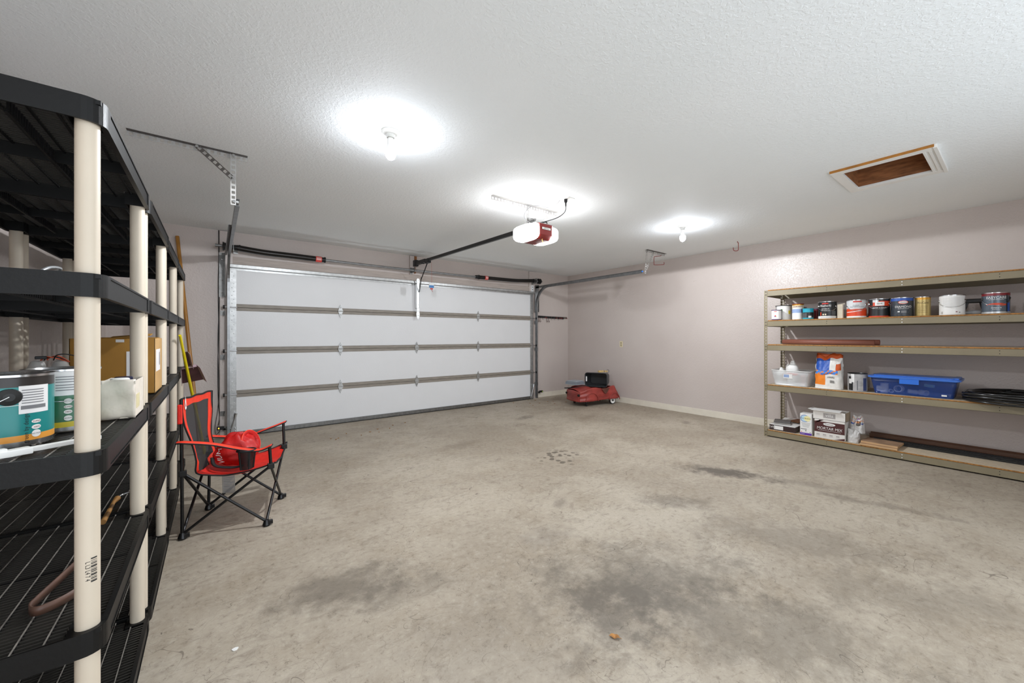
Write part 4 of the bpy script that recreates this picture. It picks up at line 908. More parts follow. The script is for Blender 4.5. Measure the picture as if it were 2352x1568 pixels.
for (x, y) in ((.27, -.165), (.27, .165)):
    t_ = MB().lathe([(.03, -.014), (.058, -.016), (.065, -.008), (.065, .008), (.058, .016), (.03, .014)], (x, y, .066), 28, 0, axis=(0, 1, 0)).build('wheel', M_dark, pc)
    MB().lathe([(0, -.02), (.012, -.02), (.016, -.014), (.05, -.016), (.052, -.010), (.052, .010), (0, .016)], (x, y, .066), 28, [1, 1, 0, 0, 0, 0], axis=(0, 1, 0)).build('hub', [M_white, M_dark], t_)
for (x, y) in ((-.27, -.17), (-.27, .15)):
    b = MB().tube([(x - .02, y, .10), (x, y, .012)], .007, 8).tube([(x + .03, y, .10), (x, y, .012)], .007, 8); b.lathe([(0, -.012), (.018, -.012), (.018, .012), (0, .012)], (x, y, .02), 14, axis=(0, 1, 0)); b.build('front_leg', M_dark, pc)
# dark tub lying on its side on the car, opening towards the room
tb = thing('plastic_tub', 'dark grey plastic tub lying on its side on the red pedal car', 'tub', (5.72, 4.84, .325)); tb.rotation_euler = (0, 0, radians(-64))
M_tub = mat('dark_tub', '#2f3133', .4); b = MB()
def tubp(u, v, g=0):
    # v 0 = mouth (toward -y), 1 = base ; rounded rectangle section
    poly = rrect(-.205 + .03 * v + g, .205 - .03 * v - g, -.125 + .02 * v + g, .125 - .02 * v - g, .045, 6); m = len(poly)
    i = int(u * m + .5) % m; return (poly[i][0], -.13 + .30 * v, .13 + .002 + poly[i][1])
m_ = 28
b.grid(lambda u, v: tubp(u, v), m_, 6); b.add([tubp(k / m_, 1) for k in range(m_)], [tuple(range(m_))]); b.build('shell', M_tub, tb, solid=.005, weld=True)
b = MB(); b.tube([tubp(k / m_, 0) for k in range(m_)], .008, 8, 0, closed=True); b.build('rim', M_tub, tb)
b = MB(); b.box(-.185, -.165, -.145, -.1385, .10, .19); b.build('label', M_lab, tb)
gl = MB(); 
gl.box(-.13, .13, -.14, .14, 0, .012, 0); gl.box(-.12, .12, -.13, .13, .012, .055, 1); gl.box(-.11, .11, -.11, .11, .055, .072, 0)
o = gl.build('storage_tray', [mat('cloudy_plastic', '#9ba1a8', .35), mat('cloudy_plastic_dark', '#7d838a', .35)], bevel=.008); o.location = (5.36, 5.08, .365); o.rotation_euler = (0, 0, .1)
tag(o, 'pale grey plastic tray lying on the front of the red pedal car', 'tray')
t = thing('wooden_block', 'small cream wooden block with a wire ring lying on top of the dark tub', 'wooden block', (5.82, 4.78, .580)); off = (5.82, 4.78, .565)
MB(off).obox((5.76, 4.80, .588), fwd, lat, (0, 0, 1), .055, .02, .018).obox((5.87, 4.77, .586), fwd, lat, (0, 0, 1), .03, .02, .016).build('block', mat('pale_yellow_wood', '#cdae72', .5, var=.15, vs=30), t, bevel=.005)
b = MB(off).tube([(5.90 + .035 * cos(a), 4.75, .588 + .03 * sin(a)) for a in [2 * pi * k / 16 for k in range(16)]], .004, 6, closed=True); b.build('wire_ring', M_galvd, t)

# ------------------------------------------------------------ steel storage rack on the right
RX0, RX1, RY0, RY1 = 5.54, 6.13, -.48, 1.985
ZT = [.090, .658, 1.162, 1.464, 1.845]
rk = thing('storage_rack', 'long olive steel storage rack with five particle board shelves along the right wall', 'rack', (5.83, .75, 0)); off = (5.83, .75, 0)
def rack_post(x, y, sx, sy):
    b = MB(off); w_ = .036; h = ZT[-1] - .004
    perf(b, (x, y - sy * w_ / 2, .002), (x, y - sy * w_ / 2, h), (0, 1, 0), w_, pitch=.038, hole=.014)
    perf(b, (x + sx * w_ / 2, y, .002), (x + sx * w_ / 2, y, h), (1, 0, 0), w_, pitch=.038, hole=.014)
    b.build('post', M_olive, rk)
for x, sx in ((RX0, 1), (RX1, -1)):
    for y, sy in ((RY1, 1), (RY0, -1)): rack_post(x, y, sx, sy)
M_zinc = mat('zinc_bolt', '#e0e0e0', .3, metal=.6)
for zt in ZT:
    zb = zt - .012 - .066
    for x, s_ in ((RX0 + .002, 1), (RX1 - .002, -1)):
        b = MB(off); x2 = x + .003 * s_; lp = x + .025 * s_
        b.box(min(x, x2), max(x, x2), RY0 + .003, RY1 - (.037 if s_ > 0 else .003), zb, zt - .012)
        b.box(min(x, lp), max(x, lp), RY0 + .003, RY1 - .003, zb, zb + .002).box(min(x, lp), max(x, lp), RY0 + .003, RY1 - .003, zt - .014, zt - .0125)
        if s_ > 0:
            for y in (1.35, .12, -.3):
                for q in (.022, .048): b.lathe([(0, -.0012), (.0035, -.0012)], (x, y, zb + q), 8, 1, axis=(1, 0, 0))
            for q in (.018, .048): b.lathe([(0, -.005), (.005, -.004), (.006, 0)], (x, .738, zb + q), 10, 2, axis=(1, 0, 0))
        b.build('beam', [M_olive, M_hole, M_zinc], rk)
    for y, s_ in ((RY1 - .003, -1), (RY0 + .003, 1)):
        b = MB(off); b.box(RX0 + .04, RX1 - .04, min(y, y + .003 * s_), max(y, y + .003 * s_), zb, zt - .012).box(RX0 + .04, RX1 - .04, min(y, y + .02 * s_), max(y, y + .02 * s_), zt - .014, zt - .0125); b.build('side_beam', M_olive, rk)
    b = MB(off); xa, xb, ya, yb, za, zb_ = RX0 + .002, RX1 - .002, RY0 + .006, RY1 - .04, zt - .0125, zt
    vs = [(x, y, z) for z in (za, zb_) for y in (ya, yb) for x in (xa, xb)]
    b.add(vs, [(0, 2, 3, 1), (0, 1, 5, 4), (2, 6, 7, 3), (0, 4, 6, 2), (1, 3, 7, 5)], 1); b.v = b.v[:8]; b.f.append((4, 5, 7, 6)); b.m.append(0); b.s.append(False)
    b.build('shelf_board', [M_osb, M_osbe], rk)
    if zt < 1.8: MB(off).box(RX0 + .03, RX1 - .03, .73, .75, zt - .05, zt - .0135).build('centre_support', M_olive, rk)

CG = 'gallon paint cans on the rack'; SG = 'small cans on the rack'
Z2, Z3, Z4, Z5 = 1.465, 1.163, .659, .091
M_sil = mat('silver_label', '#c9cacb', .3, metal=.5); M_blk = mat('black_label', '#1a1a1b', .35); M_wht = mat('white_label', '#e6e4e1', .4); M_orr = mat('orange_red_label', '#d4431c', .4)
M_prp = mat('purple_lid', '#4b2a5e', .4); M_tl = mat('teal_lid', '#1f9ab0', .4); M_blu = mat('blue_label', '#2f55a4', .4); M_gold = mat('gold_label', '#b09a63', .3, metal=.5); M_goldl = mat('gold_lid', '#c48f35', .3, metal=.5)
M_crm = mat('cream_label', '#ddd0b6', .5); M_mrn = mat('maroon_ink', '#6e1a1e', .5); M_lbl = mat('pale_blue_label', '#8fa3c8', .5); M_yel = mat('yellow_label', '#e8d04a', .5); M_grn = mat('green_ink', '#4f7d3c', .5)
can('paint_can', 'small white can with purple lid beside the left end post of the rack', 'can', 5.60, 1.868, Z2, .052, .126, [(.06, M_prp), (1, M_wht)], handle=False, lid=M_prp, group=SG,
    patches=[(-.25, .03, .80, .86, M_red)] + [(-.25, .025, .30, .36, M_blu), (-.25, .016, .36, .46, M_orr), (-.05, .008, .30, .36, M_yel)])
can('pail', 'white pail with black lid behind the small purple lidded can', 'pail', 5.74, 1.835, Z2, .088, .185, [(1, M_wht)], handle=False, lid=M_blk, rim=M_wht, patches=[(-.25, .012, .05, .72, M_blk), (-.25, .02, .60, .74, M_grn), (.75, .03, .4, .64, M_yel)])
can('filler_can', "cream tub lettered DURHAM'S with maroon lid on the rack", 'can', 5.645, 1.655, Z2, .058, .192, [(.42, M_wht), (.68, M_lbl), (.72, M_wht), (.92, M_crm), (1, M_goldl)], handle=False, lid=M_mrn, group=SG,
    texts=[("DURHAM'S", .027, 0, .80, M_mrn, {'wx': .8})], patches=[(.0, .09, .715, .76, M_wht), (.9, .03, .42, .68, M_mrn)])
can('small_can', 'low dark can with teal lid on the upper rack shelf', 'can', 5.595, 1.540, Z2, .052, .126, [(.10, M_tl), (.66, M_blk), (.92, M_tl), (1, M_tl)], handle=False, lid=M_tl, group=SG,
    patches=[(-.75, .05, .12, .55, mat('dark_grey_label', '#4a4d50', .4)), (.35, .03, .12, .30, M_wht)])
can('small_can', 'thin maroon bottle with purple cap behind the teal lidded can', 'bottle', 5.70, 1.485, Z2, .026, .125, [(1, M_mrn)], handle=False, lid=M_prp, group=SG)
can('small_can', 'plain tan can standing behind the tub lettered DURHAM\'S', 'can', 5.90, 1.70, Z2, .06, .165, [(1, mat('tan_can', '#8a7c6a', .5))], handle=False, group=SG)
can('paint_can', 'black gallon can lettered WeatherAll', 'paint can', 5.66, 1.372, Z2, .086, .198, [(.14, M_wht), (1, M_blk)], group=CG, hspread=1.15,
    texts=[('WeatherAll', .036, -.22, .74, M_wht, {'wx': .62}), ('EXTERIOR', .016, -.22, .56, M_wht), ('100% ACRYLIC', .013, -.22, .47, M_wht)],
    patches=[(-.25, .06, .84, .90, M_red), (.75, .05, .2, .45, mat('dark_grey_label', '#4a4d50', .4)), (-.75, .01, .17, .38, M_orr)] + [(-.45, .014, .2, .28, M_crm), (-.2, .014, .2, .28, M_crm)] + lines(0, .14, [.07], M_grey, .02))
can('paint_can', 'white and orange gallon can with curved label', 'paint can', 5.65, 1.112, Z2, .084, .196, [(.08, M_wht), (.5, M_orr), (1, mat('light_grey_label', '#cfcfd0', .35))], group=CG, hspread=1.2,
    patches=[(0, .20, .30, .42, M_wht, {'bot': lambda u: .196 * (.30 + .16 * u * u), 'top': lambda u: .196 * (.335 + .16 * u * u)}),
             (0, .20, .42, .55, M_orr, {'bot': lambda u: .196 * .40, 'top': lambda u: .196 * (.44 + .28 * (u - .5) ** 2 + .03)}), (.1, .075, .86, .93, M_red)],
    texts=[('CLEAR', .018, -.05, .68, M_grey), ('WATERPROOFER', .016, .05, .60, M_grey)])
can('paint_can', 'black and orange gallon can with white framed logo', 'paint can', 5.67, .930, Z2, .086, .196, [(.05, M_orr), (.62, M_blk), (.9, M_orr), (1, M_blk)], group=CG, hspread=1.2,
    texts=[('BEHR', .018, .05, .72, M_ink), ('PRIMER & SEALER', .015, .05, .50, M_wht)], patches=[(.05, .075, .62, .82, M_wht), (-.35, .05, .80, .93, M_sil), (-.9, .05, .62, .95, M_blk)])
can('paint_can', 'dark blue topped gallon can lettered DIAMOND', 'paint can', 5.65, .752, Z2, .084, .194, [(.85, mat('slate_label', '#3a4048', .35, col2='#2a2e34', vs=60)), (1, M_blu)], group=CG, handle=False,
    texts=[('DIAMOND', .030, .12, .50, M_wht, {'wx': .9}), ('Glidden', .017, .10, .74, M_mrn), ('INTERIOR PAINT', .011, .12, .40, M_wht)],
    patches=[(.10, .078, .66, .82, M_orr, {'bot': lambda u: .194 * (.74 - .09 * sqrt(max(0, 1 - (2*u-1)**2))), 'top': lambda u: .194 * (.74 + .09 * sqrt(max(0, 1 - (2*u-1)**2)))}),
             (.10, .068, .68, .80, M_wht, {'eps': .0009, 'bot': lambda u: .194 * (.74 - .065 * sqrt(max(0, 1 - (2*u-1)**2))), 'top': lambda u: .194 * (.74 + .065 * sqrt(max(0, 1 - (2*u-1)**2)))}), (-.3, .016, .22, .28, M_wht), (.15, .04, .18, .3, M_grey)])
can('paint_can', 'slim gold can lettered ProCare between the dark and white gallon cans', 'can', 5.66, .605, Z2, .056, .192, [(.88, M_gold), (1, M_goldl)], handle=False, group=SG,
    texts=[('ProCare', .030, 0, .68, mat('dark_gold_ink', '#4f4228', .5), {'wx': .8})], patches=lines(0, .07, [.18, .26, .34, .42, .50], mat('dark_gold_ink', '#4f4228', .5), .012))
can('paint_can', 'plain white gallon can with wire handle on the rack', 'paint can', 5.66, .410, Z2, .085, .192, [(1, M_wht)], group=CG, hspread=1.3, hang=.34,
    patches=lines(-.05, .12, [.42, .48, .54, .60, .66, .72, .78, .84], mat('faint_print', '#b9b5b0', .5), .012) + [(.35, .012, .13, .17, M_mrn), (.6, .010, .11, .14, M_ink), (-.85, .018, .05, .18, mat('faint_print', '#b9b5b0', .5))])
can('paint_can', 'grey gallon can lettered EASYCARE with red stripe', 'paint can', 5.66, .145, Z2, .083, .192, [(.08, M_sil), (.88, mat('grey_blue_label', '#5b646e', .25, metal=.3)), (1, mat('maroon_lid', '#7c2329', .35))], group=CG, hspread=1.2, hang=.34, ear=M_knob,
    texts=[('EASYCARE', .031, .05, .75, M_wht, {'wx': .85}), ('ULTRA PREMIUM', .012, .05, .66, M_wht), ('INTERIOR', .014, .05, .27, M_wht), ('EGGSHELL', .010, .05, .20, M_wht)],
    patches=[(.05, .12, .36, .48, M_orr, {'bot': lambda u: .192 * (.40 + .03 * sin(6 * u)), 'top': lambda u: .192 * (.44 + .06 * sin(3 * u))}), (1.0, .035, .1, .5, M_blu), (.85, .01, .08, .88, M_blk)])
can('spray_bottle', 'black bottle with blue badge at the right edge of the upper rack shelf', 'bottle', 5.66, -.075, Z2, .05, .15, [(1, M_blk)], handle=False, lid=M_blk, patches=[(.0, .06, .3, .8, M_blu)])
# beige board leaning between cans
o = MB().obox((0, 0, .078), (.55, -.3, 0), (.3, .55, 0), (0, 0, 1), .006, .03, .078).add([(-.012, .02, .156), (.02, -.035, .156), (.02, -.035, .17), (-.008, .02, .158)], [(0, 1, 2, 3)]).build('beige_box', mat('beige_board', '#c3b7a3', .6, var=.08, vs=12), bevel=.001)
o.location = (5.62, 1.245, Z2); tag(o, 'narrow beige box standing between the black and the orange gallon can', 'box')
o = MB().box(-.07, .07, -.05, .05, 0, .10).box(-.06, .06, -.045, .045, .10, .118).build('white_box', M_wht, bevel=.004); o.location = (5.98, 1.87, Z2 + .0); o.rotation_euler = (0, 0, .1)
tag(o, 'small white box at the back of the upper rack shelf behind the pail', 'box')
# caulking tool and nozzle
t = thing('caulking_gun', 'black hand tool with a white nozzle behind the white and grey gallon cans', 'tool', (5.80, .27, Z2)); off = (5.74, .27, Z2)
b = MB(off).box(5.70, 5.76, .225, .37, Z2 + .115, Z2 + .155).obox((5.72, .34, Z2 + .08), (1, 0, 0), (0, 1, .3), (0, -.3, 1), .018, .018, .05).obox((5.73, .23, Z2 + .08), (1, 0, 0), (0, 1, -.2), (0, .2, 1), .014, .01, .07); b.build('grip', M_blk, t, bevel=.008)
MB(off).lathe([(0, -.05), (.012, -.045), (.022, .0), (.022, .05), (0, .05)], (5.70, .285, Z2 + .024), 16, axis=(0, -1, 0)).build('nozzle', mat('nozzle_grey', '#b9b9ba', .4), t)

# third shelf: rolls of brown paper
M_kraft = mat('brown_paper', '#7d4a3a', .55, var=.06, vs=5)
def roll(x, y0, y1, r, label, z=Z3):
    b = MB((x, y0, z))
    sp = [(r * (1 - .035 * k / 12) * cos(2 * pi * k / 28), r * (1 - .035 * k / 12) * sin(2 * pi * k / 28)) for k in range(0, 85)]
    vs = [(x + p, y0, z + r + q) for p, q in sp] + [(x + p, y1, z + r + q) for p, q in sp]; n_ = len(sp)
    b.add(vs, [(i, i + 1, n_ + i + 1, n_ + i) for i in range(n_ - 1)], 0, True)
    o = b.build('paper_roll', M_kraft, solid=.0008); o.location = (x, y0, z); tag(o, label, 'paper roll', 'brown paper rolls')
roll(5.60, .955, 1.80, .029, 'front one of two long rolls of brown paper on the middle rack shelf')
roll(5.665, .925, 1.80, .031, 'back one of two long rolls of brown paper, lying behind the other')

# fourth shelf
M_clear = mat('clear_plastic', '#dcdcdc', .25, alpha=.42); M_clearr = mat('cloudy_rim', '#e8e8e6', .3, alpha=.8)
def tub(name, label, cat, x0, x1, y0, y1, z, h, mt, mrim, taper=.03, group=None):
    t = thing(name, label, cat, ((x0 + x1) / 2, (y0 + y1) / 2, z), 0, group); off = t.location.copy(); n_ = 28
    def fn(u, v):
        q = taper * (1 - v); poly = rrect(x0 + q, x1 - q, y0 + q, y1 - q, .03, 6); i = int(u * len(poly) + .5) % len(poly); return (poly[i][0], poly[i][1], z + .002 + h * v)
    b = MB(off); b.grid(fn, n_, 3); b.add([fn(k / n_, 0) for k in range(n_)], [tuple(range(n_))]); b.build('bin_body', mt, t, solid=.002, weld=True)
    b = MB(off); b.tube([fn(k / n_, 1) for k in range(n_)], .006, 8, closed=True, flat=.9); b.build('bin_rim', mrim, t); return t, off
t, off = tub('clear_bin', 'clear plastic bin holding white jugs on the rack', 'bin', 5.555, 5.90, 1.515, 1.915, Z4, .178, M_clear, M_clearr)
b = MB(off); rect_patch(b, (5.566, 1.735, Z4 + .115), (0, -1, 0), (-.12, 0, 1), .095, .055, 0, .004); rect_patch(b, (5.566, 1.75, Z4 + .118), (0, -1, 0), (-.12, 0, 1), .055, .035, 1, .005); rect_patch(b, (5.566, 1.76, Z4 + .136), (0, -1, 0), (-.12, 0, 1), .05, .008, 2, .006); b.build('bin_label', [M_wht, M_lbl, M_orr], t)
def jug(x, y, z, h, wd, label, rot, band=None):
    t = thing('white_jug', label, 'jug', (x, y, z), rot, 'white jugs in the clear bin'); b = MB()
    hs = [0, .01, .55, .68, .80, .88, .90, 1]; ws = [.92, 1, 1, 1, .88, .60, .46, .40]
    def fn(u, v):
        k = v * (len(hs) - 1); i = min(int(k), len(hs) - 2); q = k - i; w_ = wd * (ws[i] + (ws[i + 1] - ws[i]) * q); zz = h * (hs[i] + (hs[i + 1] - hs[i]) * q)
        a = 2 * pi * u; ca, sa = cos(a), sin(a); e = 3; rr = (abs(ca) ** e + abs(sa) ** e) ** (-1 / e); return (w_ * rr * ca, w_ * rr * sa, zz)
    b.grid(fn, 24, 14); b.add([fn(k / 24, 1) for k in range(24)], [tuple(range(24))]); b.add([fn(k / 24, 0) for k in range(24)], [tuple(range(24))]); b.build('jug_body', M_white, t, weld=True)
    MB().tube(smooth_path([(0, wd * .35, h * .88), (0, wd * .85, h * .86), (0, wd * 1.0, h * .7), (0, wd * .95, h * .55)]), .008, 8).build('jug_handle', M_white, t)
    MB().lathe([(0, h + .018), (wd * .26, h + .018), (wd * .3, h + .014), (wd * .3, h - .006)], (0, 0, 0), 16).build('jug_cap', M_white, t)
    if band: b = MB(); b.box(-wd * 1.02, -wd * .99, -wd * .9, wd * .9, h * .42, h * .52); b.build('jug_label', M_orr, t)
jug(5.73, 1.735, Z4 + .006, .275, .062, 'tall white jug standing in the clear bin', .2, True)
jug(5.66, 1.835, Z4 + .006, .19, .045, 'short white jug with curved handle in the clear bin', -.9)
o = MB().lathe([(0, 0), (.028, 0), (.03, .01), (.03, .11), (.02, .13), (0, .13)], (0, 0, 0), 20).build('spray_can', mat('dull_pink', '#b98b86', .5)); o.location = (5.64, 1.60, Z4 + .006); tag(o, 'dull pink cylinder blurred behind the side of the clear bin', 'can')
for x, y, lab in ((5.80, 1.62, 'round dark knob rising behind the clear bin rim, nearest the jug'), (5.80, 1.55, 'round dark knob rising behind the clear bin rim, nearest the mortar bag')):
    pass
# crumpled orange and blue bag
def bagmesh(b, cx, cy, z, wy, wx, h, matfn, lean=0, top=.75, seed=0, nu=44, nv=26, rot=0):
    def fn(u, v):
        a = 2 * pi * u; ca, sa = cos(a), sin(a); e = 3.2; rr = (abs(ca) ** e + abs(sa) ** e) ** (-1 / e)
        fl = (1 - v) ** .5 if v > .55 else .68 + .25 * (.55 - v)
        kx = .25 + .75 * min(1, (1 - v) * 2.2); ky = 1 - (1 - top) * v
        cr = 1 + .05 * sin(9 * a + 14 * v + seed) * v + .035 * sin(17 * a - 9 * v) + .05 * sin(5 * a + 23 * v + seed) * v
        X_ = wx * rr * sa * kx * cr; Y_ = wy * rr * ca * ky * cr; Z_ = h * v + .012 * v * sin(7 * a + seed) + .012 * v * sin(3 * a + 2)
        return (cx + X_ * cos(rot) - Y_ * sin(rot) + lean * v * v, cy + X_ * sin(rot) + Y_ * cos(rot), z + .002 + Z_)
    b.grid(fn, nu, nv, matfn=matfn); b.add([fn(k / nu, 1) for k in range(nu)], [tuple(range(nu))], matfn(0, nv - 1)); b.add([fn(k / nu, 0) for k in range(nu)], [tuple(range(nu))], 0)
    return fn
M_bagw = mat('white_bag', '#e0dcd6', .5, var=.06, vs=20, bump=.6, bs=24); M_bago = mat('orange_print', '#e8811f', .5, bump=.4, bs=24); M_bagb = mat('blue_print', '#1c4fa8', .45, bump=.6, bs=24); M_bagr = mat('rust_print', '#c4531d', .5, bump=.5, bs=24); M_baglb = mat('sky_print', '#3a86de', .5)
t = thing('thinset_bag', 'crumpled white, orange and blue plastic sack on the rack shelf', 'sack', (5.66, 1.33, Z4)); off = (5.66, 1.33, Z4)
def mf1(i, j):   # i around: front (towards -X) is near i = 33 of 44
    d = -((i - 33 + 22) % 44 - 22); q = j / 26
    if q < .11: return 0
    if q < .40: return 1 if (-6 <= -d <= 9 and -d >= 0 or False) and False else (1 if -9 <= d <= -1 else 0)
    if q < .52: return 0 if abs(d) > 5 else (4 if (i + j) % 3 else 1)
    if q < .88: return 2 if -7 <= d <= 1 else (3 if 5 <= d <= 8 and q < .72 else 0)
    return 3
b = MB(off); fn = bagmesh(b, 5.66, 1.355, Z4, .125, .085, .385, mf1, .02, .92, 1.3); b.build('sack', [M_bagw, M_bago, M_bagb, M_bagr, M_baglb], t, weld=True)
b = MB(off)
def onbag(x, z): return Vector(fn(.75 - x, z))
for (txt, sz, u0, v0, mi_) in (('MAPEI', .03, .045, .33, 0), ('KERABOND', .024, .0, .45, 1), ('BARCODE', .0, 0, 0, 0)):
    if sz == 0: continue
    vs, fs = text_data(txt, sz, wx=.9)
    b.add([onbag(u0 + x_ / .85, v0 + y_ / .40) + Vector((-.004, 0, 0)) for x_, y_ in vs], fs, mi_)
for k in range(7): b.add([onbag(.035 + .007 * k, .17) + Vector((-.003, 0, 0)), onbag(.038 + .007 * k, .17) + Vector((-.003, 0, 0)), onbag(.038 + .007 * k, .25) + Vector((-.003, 0, 0)), onbag(.035 + .007 * k, .25) + Vector((-.003, 0, 0))], [(0, 1, 2, 3)], 0)
b.build('sack_print', [M_ink, M_mrn], t)
o = can('metal_can', 'dented can in torn white wrapper on the fourth rack shelf', 'can', 5.645, 1.103, Z4, .082, .198, [(1, mat('scuffed_wrapper', '#aaa7a6', .5, var=.14, vs=16, bump=.4, bs=30))], handle=False, lid=M_blk,
    patches=[(-.78, .05, .05, .82, M_blk), (-.8, .03, .42, .68, M_wht), (-.5, .03, .5, .98, M_wht), (.85, .04, .05, .75, mat('navy_print', '#3c466f', .5)), (.0, .01, .08, .6, M_grey)] + lines(.15, .06, [.3, .36, .42, .48, .54], M_grey, .01))
# blue bin with lid
M_bluec = mat('clear_blue_plastic', '#27478f', .2, alpha=.42); M_bluel = mat('blue_lid_plastic', '#3f74cf', .28, alpha=.93)
t, off = tub('blue_bin', 'translucent blue bin with lid full of white pipe fittings', 'bin', 5.57, 5.93, .37, .985, Z4, .165, M_bluec, M_bluel, taper=.028)
b = MB(off); b.prism(rrect(5.545, 5.945, .345, 1.005, .035, 5), Z4 + .170, Z4 + .186, 0); b.prism(rrect(5.585, 5.905, .385, .965, .03, 5), Z4 + .186, Z4 + .196, 0); b.box(5.60, 5.90, .36, .40, Z4 + .186, Z4 + .20)
b.build('bin_lid', M_bluel, t, bevel=.003)
b = MB(off).box(5.548, 5.556, .62, .76, Z4 + .118, Z4 + .172); b.build('bin_latch', mat('blue_latch', '#2f6ed1', .3), t, bevel=.003)
b = MB(off); rect_patch(b, (5.597, .455, Z4 + .028), (0, -1, 0), (0, 0, 1), .035, .015, 0, .006); b.build('bin_label', M_wht, t)
M_pvc = mat('white_pvc', '#eef0f4', .3)
def fitting(x, y, z, ax, r, L, label):
    b = MB().lathe([(r * .8, -L / 2), (r, -L / 2), (r, -L / 6), (r * .9, -L / 6), (r * .9, L / 6), (r, L / 6), (r, L / 2), (r * .8, L / 2), (r * .8, -L / 2)], (0, 0, 0), 20, axis=ax)
    o = b.build('pipe_fitting', M_pvc); o.location = (x, y, z); tag(o, label, 'pipe fitting', 'white pipe fittings inside the blue bin'); return o
b = MB().lathe([(.028, -.05), (.034, -.05), (.034, .05), (.028, .05)], (0, 0, .052), 20).lathe([(.022, 0), (.030, 0), (.030, .06), (.022, .06)], (0, 0, .04), 20, axis=(0, 1, 0)); b.lathe([(0, .05), (.034, .05)], (0, 0, .052), 20)
o = b.build('pipe_fitting', M_pvc); o.location = (5.65, .885, Z4 + .006); tag(o, 'largest white tee fitting at the left end of the blue bin', 'pipe fitting', 'white pipe fittings inside the blue bin')
fitting(5.66, .775, Z4 + .058, (-1, .15, .05), .034, .07, 'white pipe fitting with round open mouth facing out, middle of the blue bin')
fitting(5.645, .835, Z4 + .030, (-1, -.3, 0), .019, .05, 'smallest round white fitting beside the tee in the blue bin')
fitting(5.68, .68, Z4 + .035, (-.3, 1, .1), .022, .07, 'grey white fitting lying sideways in the blue bin')
fitting(5.655, .60, Z4 + .035, (-.6, -.8, 0), .028, .06, 'white fitting farthest from the tee in the blue bin')
o = MB().obox((0, 0, .0), (.2, 1, .1), (1, -.2, 0), (0, -.1, 1), .035, .02, .015).build('green_packet', mat('pale_green', '#9cc4b8', .5), bevel=.005); o.location = (5.66, .56, Z4 + .11); tag(o, 'pale green packet at the top of the blue bin', 'packet')
# black hose coil overhanging the shelf
M_hose = mat('black_hose', '#1c1c1d', .22, spec=.6)
b = MB((5.80, .02, Z4)); pts = []
N_ = 420
for k in range(N_):
    a = 2 * pi * k / 42; q = k / N_; rr = .30 + .045 * sin(a * .37 + 1) + .02 * ((k // 42) % 3); pts.append((5.765 + rr * 1.02 * cos(a + .3), .02 + rr * sin(a + .3) * 1.02, Z4 + .012 + .0075 * (k / 42) + .006 * sin(a * 1.7)))
pts = [(min(p[0], 6.10), min(p[1], .335), p[2]) for p in pts]
b.tube(pts, .0095, 8); o = b.build('hose', M_hose); o.location = (5.80, .02, Z4); tag(o, 'coil of glossy black hose overhanging the front of the fourth rack shelf', 'hose')

# bottom shelf
M_xvn = mat('dark_brown_box', '#33211f', .5, var=.1, vs=8)
t = thing('tile_box', 'flat dark brown box with white top at the left end of the bottom rack shelf', 'box', (5.70, 1.80, Z5)); off = (5.70, 1.80, Z5)
MB(off).box(5.565, 5.86, 1.66, 1.935, Z5 + .001, Z5 + .065).build('body', M_xvn, t, bevel=.002)
MB(off).box(5.567, 5.858, 1.662, 1.933, Z5 + .065, Z5 + .070).build('top_flaps', M_wht, t)
b = MB(off); rect_patch(b, (5.565, 1.835, Z5 + .034), (0, -1, 0), (0, 0, 1), .10, .045, 0, .001); flat_text(b, 'XVN', .036, (5.565, 1.912, Z5 + .034), (0, -1, 0), (0, 0, 1), 0, .001); b.build('box_print', M_wht, t)
o = MB().obox((0, 0, .012), (1, .15, 0), (-.15, 1, 0), (0, 0, 1), .11, .12, .012).build('white_tile_box', M_wht, bevel=.002); o.location = (5.995, 1.80, Z5 + .001); tag(o, 'white flat carton lying behind the dark brown tile box', 'carton'); o.scale = (1, 1, 3.4)
for k, (dx, m_, lb) in enumerate(((0, mat('grey_tile', '#8a8580', .5), 'lower grey tile in the small stack on the dark brown box'), (.008, mat('dark_tile', '#5c5856', .45), 'upper dark grey tile in the small stack on the dark brown box'))):
    o = MB().obox((0, 0, .009), (1, .25, 0), (-.25, 1, 0), (0, 0, 1), .085, .085, .008).build('stone_tile', m_, bevel=.002); o.location = (5.70 + dx, 1.83 + dx, Z5 + .071 + .018 * k); tag(o, lb, 'tile', 'grey tiles on the brown box')
o = MB().obox((0, 0, .006), (1, -.2, 0), (.2, 1, 0), (0, 0, 1), .1, .06, .006).build('brown_panel', M_brown); o.location = (5.93, 1.735, Z5 + .0835); tag(o, 'small brown wooden piece lying on the white carton at the back', 'wood piece')
# grout box
t = thing('grout_box', 'upright white box with purple foot lettered POLYBLEND', 'box', (5.63, 1.556, Z5)); off = (5.63, 1.556, Z5)
MB(off).box(5.572, 5.69, 1.498, 1.613, Z5 + .001, Z5 + .253).build('body', M_wht, t, bevel=.002)
b = MB(off); R_ = (0, -1, 0); U_ = (0, 0, 1); X_ = 5.572; yc = 1.5555
b.lathe([(.034, 0), (.044, 0)], (X_ - .001, yc + .012, Z5 + .195), 24, 3, axis=(-1, 0, 0)); b.lathe([(0, 0), (.034, 0)], (X_ - .0012, yc + .012, Z5 + .195), 24, 4, axis=(-1, 0, 0)); b.lathe([(0, 0), (.032, 0)], (X_ - .0016, yc - .014, Z5 + .195), 24, 5, axis=(-1, 0, 0))
flat_text(b, 'POLYBLEND', .0185, (X_, yc, Z5 + .195), R_, U_, 0, .002); rect_patch(b, (X_, yc, Z5 + .014), R_, U_, .114, .024, 1, .001); flat_text(b, 'Custom', .012, (X_, yc + .03, Z5 + .014), R_, U_, 2, .002)
rect_patch(b, (X_, yc + .02, Z5 + .070), R_, U_, .06, .008, 6, .001)
